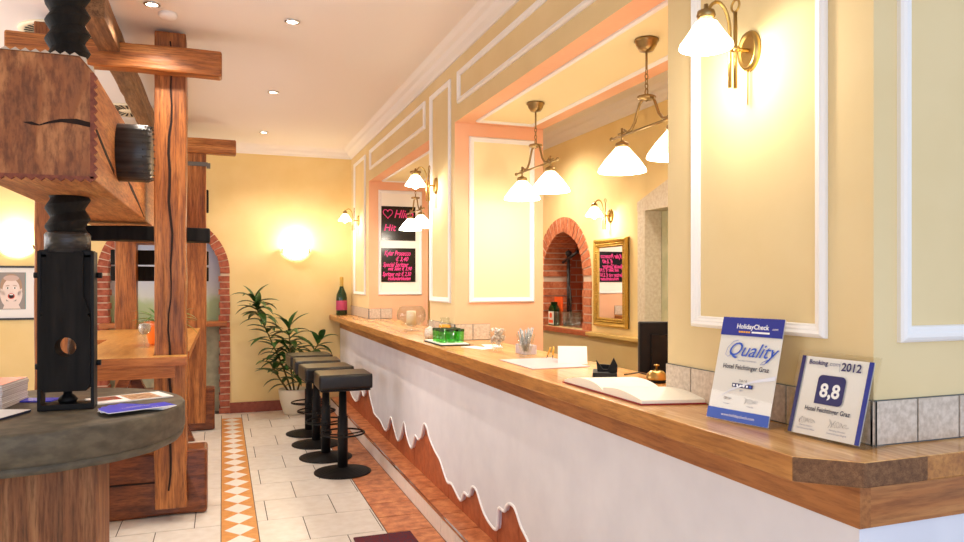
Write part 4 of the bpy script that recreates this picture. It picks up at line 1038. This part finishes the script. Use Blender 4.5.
# monitor
mo = thing('monitor', 'black back of a computer monitor standing behind the counter', 'monitor', (1.93, 2.72, .92))
fm_ = lambda u, v, w_: (1.93+u*.93+w_*.35, 2.68-u*.35+w_*.93, v)
b = MB(); b.prism([(-.21, 1.03), (.25, 1.03), (.25, 1.325), (-.21, 1.325)], fm_, -.02, .02); o = b.build('screen_case', 'monitor', mo)
bv = o.modifiers.new('bevel', 'BEVEL'); bv.width = .006; bv.segments = 2
b = MB(); b.prism([(-.16, 1.03), (.2, 1.03), (.2, 1.27), (-.16, 1.27)], fm_, -.035, -.02); b.build('rear_hump', 'black_plastic', mo)
b = MB(); b.prism([(-.03, .93), (.03, .93), (.03, 1.1), (-.03, 1.1)], fm_, -.06, -.035); b.prism([(-.1, .921), (.1, .921), (.1, .932), (-.1, .932)], fm_, -.12, .06); b.build('stand', 'black_plastic', mo)
# open guest book
bk = thing('open_guest_book', 'large open guest book with cream pages and red cover on the worktop', 'book', (1.38, 2.2, CT), rz=0)
BR = .10
fb = lambda s_, h, a: (1.255+.205*a+s_*math.sin(BR)*0+.0*h, 2.195+s_-(a-.5)*.05, CT+h)
b = MB(); b.prism([(-.25, 0), (.31, 0), (.31, .004), (-.25, .004)], lambda u, v, w_: fb(u, v, w_), -.02, 1.04); b.build('cover', 'red', bk)
def pages(s0, s1, hh, name):
    n = 12; top = []
    for i in range(n+1):
        t_ = i/n; s_ = s0+(s1-s0)*t_; top.append((s_, .005+hh(t_)))
    b = MB(); pts = [(s0, .0045), (s1, .0045)]+top[::-1]; b.prism(pts, fb, 0, 1.0)
    o = b.build(name, 'page', bk)
pages(.0, .30, lambda t_: .006+.030*math.sin(min(1, t_*1.0)*PI)**.7*(1-.35*t_), 'left_pages')
pages(-.245, .0, lambda t_: .010+.016*math.sin(t_*PI*.85), 'right_pages')

# acrylic sign stands
def stand(name, label, loc, rz, wd, ht, tilt):
    t = thing(name, label, 'sign', (0, 0, 0)); ct, stt = math.cos(tilt), math.sin(tilt)
    f = lambda u, v, w_: (u, v*stt-w_*ct, v*ct+w_*stt+.003)          # u along width, v up the sheet, w toward the viewer
    b = MB(); b.prism([(0, 0), (wd, 0), (wd, ht), (0, ht)], f, -.003, 0); b.prism([(0, 0), (wd, 0), (wd, ht), (0, ht)], f, .0015, .004)
    dp = .075
    b.box(0, wd, 0, ht*.5*stt+.05, 0, .003)
    b.build('acrylic_holder', 'acrylic', t)
    t.location = loc; t.rotation_euler = (0, 0, rz)
    return t, f
s1, f1 = stand('sign_stand', 'taller acrylic sign stand with blue-banded Quality certificate', (1.318, 1.73, CT), math.radians(-77.6), .205, .297, math.radians(15))
MB().prism([(.001, .001), (.204, .001), (.204, .296), (.001, .296)], f1, .0002, .0012).build('certificate_sheet', 'sheet', s1)
F = lambda f, ox_, oy_, w_=.0044: (lambda u, v: f(ox_+u, oy_+v, w_))
def flat(f, pts, w_=.0043): return MB().poly([f(u, v, w_) for u, v in pts])
def rect(f, a, b_, c_, d_, mname, name, par, w_=.0042): return flat(f, [(a, c_), (b_, c_), (b_, d_), (a, d_)], w_).build(name, mname, par)
flat(f1, [(.02, .055), (.07, .085), (.13, .112), (.203, .128), (.203, .140), (.13, .118), (.07, .090)]).build('swoosh', 'swoosh', s1)
rect(f1, .001, .204, .243, .296, 'blue', 'header_band', s1); rect(f1, .001, .204, .001, .032, 'blue2', 'footer_band', s1)
text('lettering', 'HolidayCheck', .0195, F(f1, .105, .264), 'paper', s1, 0, 'CENTER', .0004, .95)
text('lettering', '.com', .010, F(f1, .178, .264), 'paper', s1)
rect(f1, .105, .163, .252, .257, 'paper', 'header_stripe', s1, .0045)
for i in range(5): rect(f1, .062+i*.008, .068+i*.008, .252, .257, 'juice', 'star', s1, .0045)
text('lettering', 'Quality', .056, F(f1, .112, .185), 'blue2', s1, .45, 'CENTER', .0002, .95)
# pen flourish of the script Q and y
b = MB(); b.tube([f1(u, v, .0046) for u, v in ((.052, .192), (.040, .180), (.030, .186), (.034, .206), (.052, .226), (.066, .230))], .0006, seg=4); b.tube([f1(u, v, .0046) for u, v in ((.186, .205), (.176, .183), (.162, .168), (.150, .166), (.156, .174), (.178, .184))], .0007, seg=4); b.build('flourish', 'blue2', s1)
text('lettering', 'WE RECOMMEND', .006, F(f1, .105, .170), 'greyink', s1, 0, 'CENTER', 0, 1.3)
text('lettering', 'Hotel Feichtinger Graz', .0185, F(f1, .104, .147), 'ink', s1, 0, 'CENTER', .0003, .88)
text('lettering', '5,6 / 6', .010, F(f1, .104, .113), 'ink', s1)
rect(f1, .070, .138, .096, .107, 'navy', 'rating_bar', s1)
for i in range(6): b = MB(); b.lathe([(0, 0), (.0036, 0)], (0, 0, 0), 10); [setattr(v, 'co', Vector(f1(.0765+i*.0108+v.co.x, .1015+v.co.y, .0046))) for v in b.bm.verts]; b.build('rating_sun', 'sheet' if i < 5 else 'blue2', s1)
text('lettering', '2011', .007, F(f1, .104, .086), 'greyink', s1)
def scribble(f, u, v, sz, par, seed):
    rr = random.Random(seed); b = MB(); pts = []
    for i in range(26):
        t_ = i/25; pts.append(f(u+sz*(t_-.5)*1.6+sz*.12*math.sin(i*2.1), v+sz*.35*math.sin(i*1.3+seed)*(1-t_*.6), .0046))
    b.tube(pts, .00035, seg=4); b.build('signature', 'ink', par)
scribble(f1, .062, .062, .016, s1, 1); scribble(f1, .140, .062, .026, s1, 2)
for u in (.062, .14): text('lettering', 'Direktion', .005, F(f1, u, .046), 'greyink', s1)
text('lettering', 'www.holidaycheck.com', .0115, F(f1, .105, .0125), 'paper', s1)

s2, f2 = stand('sign_stand', 'squarer acrylic sign stand reading 8,8 and 2012 at the counter corner', (1.376, 1.49, CT), math.radians(-82.6), .225, .218, math.radians(17))
MB().prism([(.013, .004), (.212, .004), (.212, .205), (.013, .205)], f2, .0002, .0012).build('certificate_sheet', 'sheet', s2)
rect(f2, .013, .024, .004, .205, 'navy', 'side_band', s2); rect(f2, .200, .212, .004, .205, 'blue', 'side_band', s2)
text('lettering', 'Booking', .0165, F(f2, .036, .185), 'navy', s2, 0, 'LEFT', .0004); text('lettering', '.com', .0165, F(f2, .0925, .185), 'greyink', s2, 0, 'LEFT')
text('lettering', '2012', .0285, F(f2, .129, .176), 'navy', s2, 0, 'LEFT', .0006, .95)
rect(f2, .125, .1257, .172, .198, 'greyink', 'rule', s2)
pp = []
for (cx_, cy_, a0) in ((.137, .098, -90), (.137, .148, 0), (.084, .148, 90)):
    for i in range(7):
        a = math.radians(a0+i*15); pp.append((cx_+.012*math.cos(a), cy_+.012*math.sin(a)))
pp.append((.072, .086))
flat(f2, pp).build('score_badge', 'navy', s2)
text('lettering', '8,8', .048, F(f2, .1105, .105, .0047), 'paper', s2, 0, 'CENTER', .0014, .95)
text('lettering', 'Hotel Feichtinger Graz', .0165, F(f2, .1125, .066), 'ink', s2, 0, 'CENTER', .0003, .82)
scribble(f2, .062, .040, .028, s2, 3); scribble(f2, .150, .042, .032, s2, 5)
for (u, v, s_) in ((.062, .025, 'Darren Huston'), (.062, .017, 'Chief Executive Officer'), (.150, .025, 'Managing Director'), (.150, .017, 'Central Europe Region')): text('lettering', s_, .0058, F(f2, u, v), 'greyink', s2)

# ------------------------------------------------------------------ ON THE ROUND TABLE
RZ = .9365
def place(mb, name, m, x, y, z, rz, label, cat, group=None):
    o = mb.build(name, m); o.location = (x, y, z); o.rotation_euler.z = rz; return tag(o, label, cat, group)
for i in range(13):
    b = MB(); b.box(-.105, .105, -.148, .148, 0, .0072, 1); b.box(-.105, .105, -.148, .148, .0072, .0082, 0)
    z_ = RZ+i*.0083
    pos = 'topmost' if i == 12 else ('lowest' if i == 0 else ['second', 'third', 'fourth', 'fifth', 'sixth', 'seventh', 'eighth', 'ninth', 'tenth', 'eleventh', 'twelfth'][i-1]+' from the bottom')
    place(b, 'magazine', ['mag_red' if i == 12 else 'paper', 'mag_pages'], -1.00+random.uniform(-.002, .002), 3.86+random.uniform(-.003, .003), z_, -.12+random.uniform(-.015, .015), 'magazine %s in the stack at the left of the round table' % pos, 'magazine', 'stacked magazines on the round table')
b = MB(); b.box(-.105, .105, -.148, .148, 0, .008, 1); b.box(-.105, .105, -.148, .148, .008, .010, 0); place(b, 'magazine', ['paper', 'ink'], -.93, 3.50, RZ, -.35, 'single thin magazine lying before the stack on the round table', 'magazine')
lf = None
for i in range(5):
    o_ = thing('leaflet', 'x', 'leaflet')
    q_ = MB(); q_.box(-.055, .055, -.14, .14, 0, .0035, 1); q_.box(-.0545, .0545, -.1395, .1395, .0035, .004, 0); q_.build('sheet', ['leaflet_blue', 'paper'], o_)
    if i == 4:
        text('lettering', 'THERMENLAND', .017, lambda u, v: (-.012-v, u, .0043), 'sheet', o_, 0, 'CENTER', .0002)
        text('lettering', 'STEIERMARK', .012, lambda u, v: (-.032-v, u, .0043), 'sheet', o_); text('lettering', '2012', .016, lambda u, v: (.036-v, .06+u, .0043), 'sheet', o_)
    th_ = math.radians(-28+14*i); o_.location = (-.22-.14*math.cos(th_), 3.50-.14*math.sin(th_), RZ+.0001+.0042*i); o_.rotation_euler.z = th_-PI/2
    tag(o_, 'blue leaflet, %s of the fanned pile on the round table' % ['lowest', 'second from below', 'middle', 'second from top', 'topmost'][i], 'leaflet', 'fanned blue leaflets')
mg = thing('colour_magazine', 'open glossy magazine with brown and red photos behind the blue leaflets', 'magazine', (-.42, 3.85, RZ))
mg.rotation_euler.z = -1.15; ORI[mg.name] = Vector((0, 0, 0))
MB().box(-.10, .10, -.17, .17, 0, .006, bev=.001).build('pages', 'paper', mg)
MB().box(-.085, .09, -.02, .12, .006, .0064).build('photo', noisy('brown_photo_print', (150, 96, 60), (226, 196, 160), nscale=18, rough=.3), mg)
MB().box(-.085, .03, -.15, -.04, .006, .0064).build('photo', noisy('red_photo_print', (170, 40, 36), (90, 84, 80), nscale=14, rough=.3), mg)
o = MB().box(-.05, .05, -.09, .09, 0, .006, bev=.001).build('leaflet', 'leaflet_blue'); o.location = (-.83, 3.93, RZ); o.rotation_euler.z = 1.3; tag(o, 'small blue leaflet behind the iron stirrup on the round table', 'leaflet')
tag(MB().box(.72, 1.06, 3.3, 4.19, .001, .012, bev=.003).build('rug', 'rug'), 'dark red patterned mat on the floor at the bottom edge', 'mat')
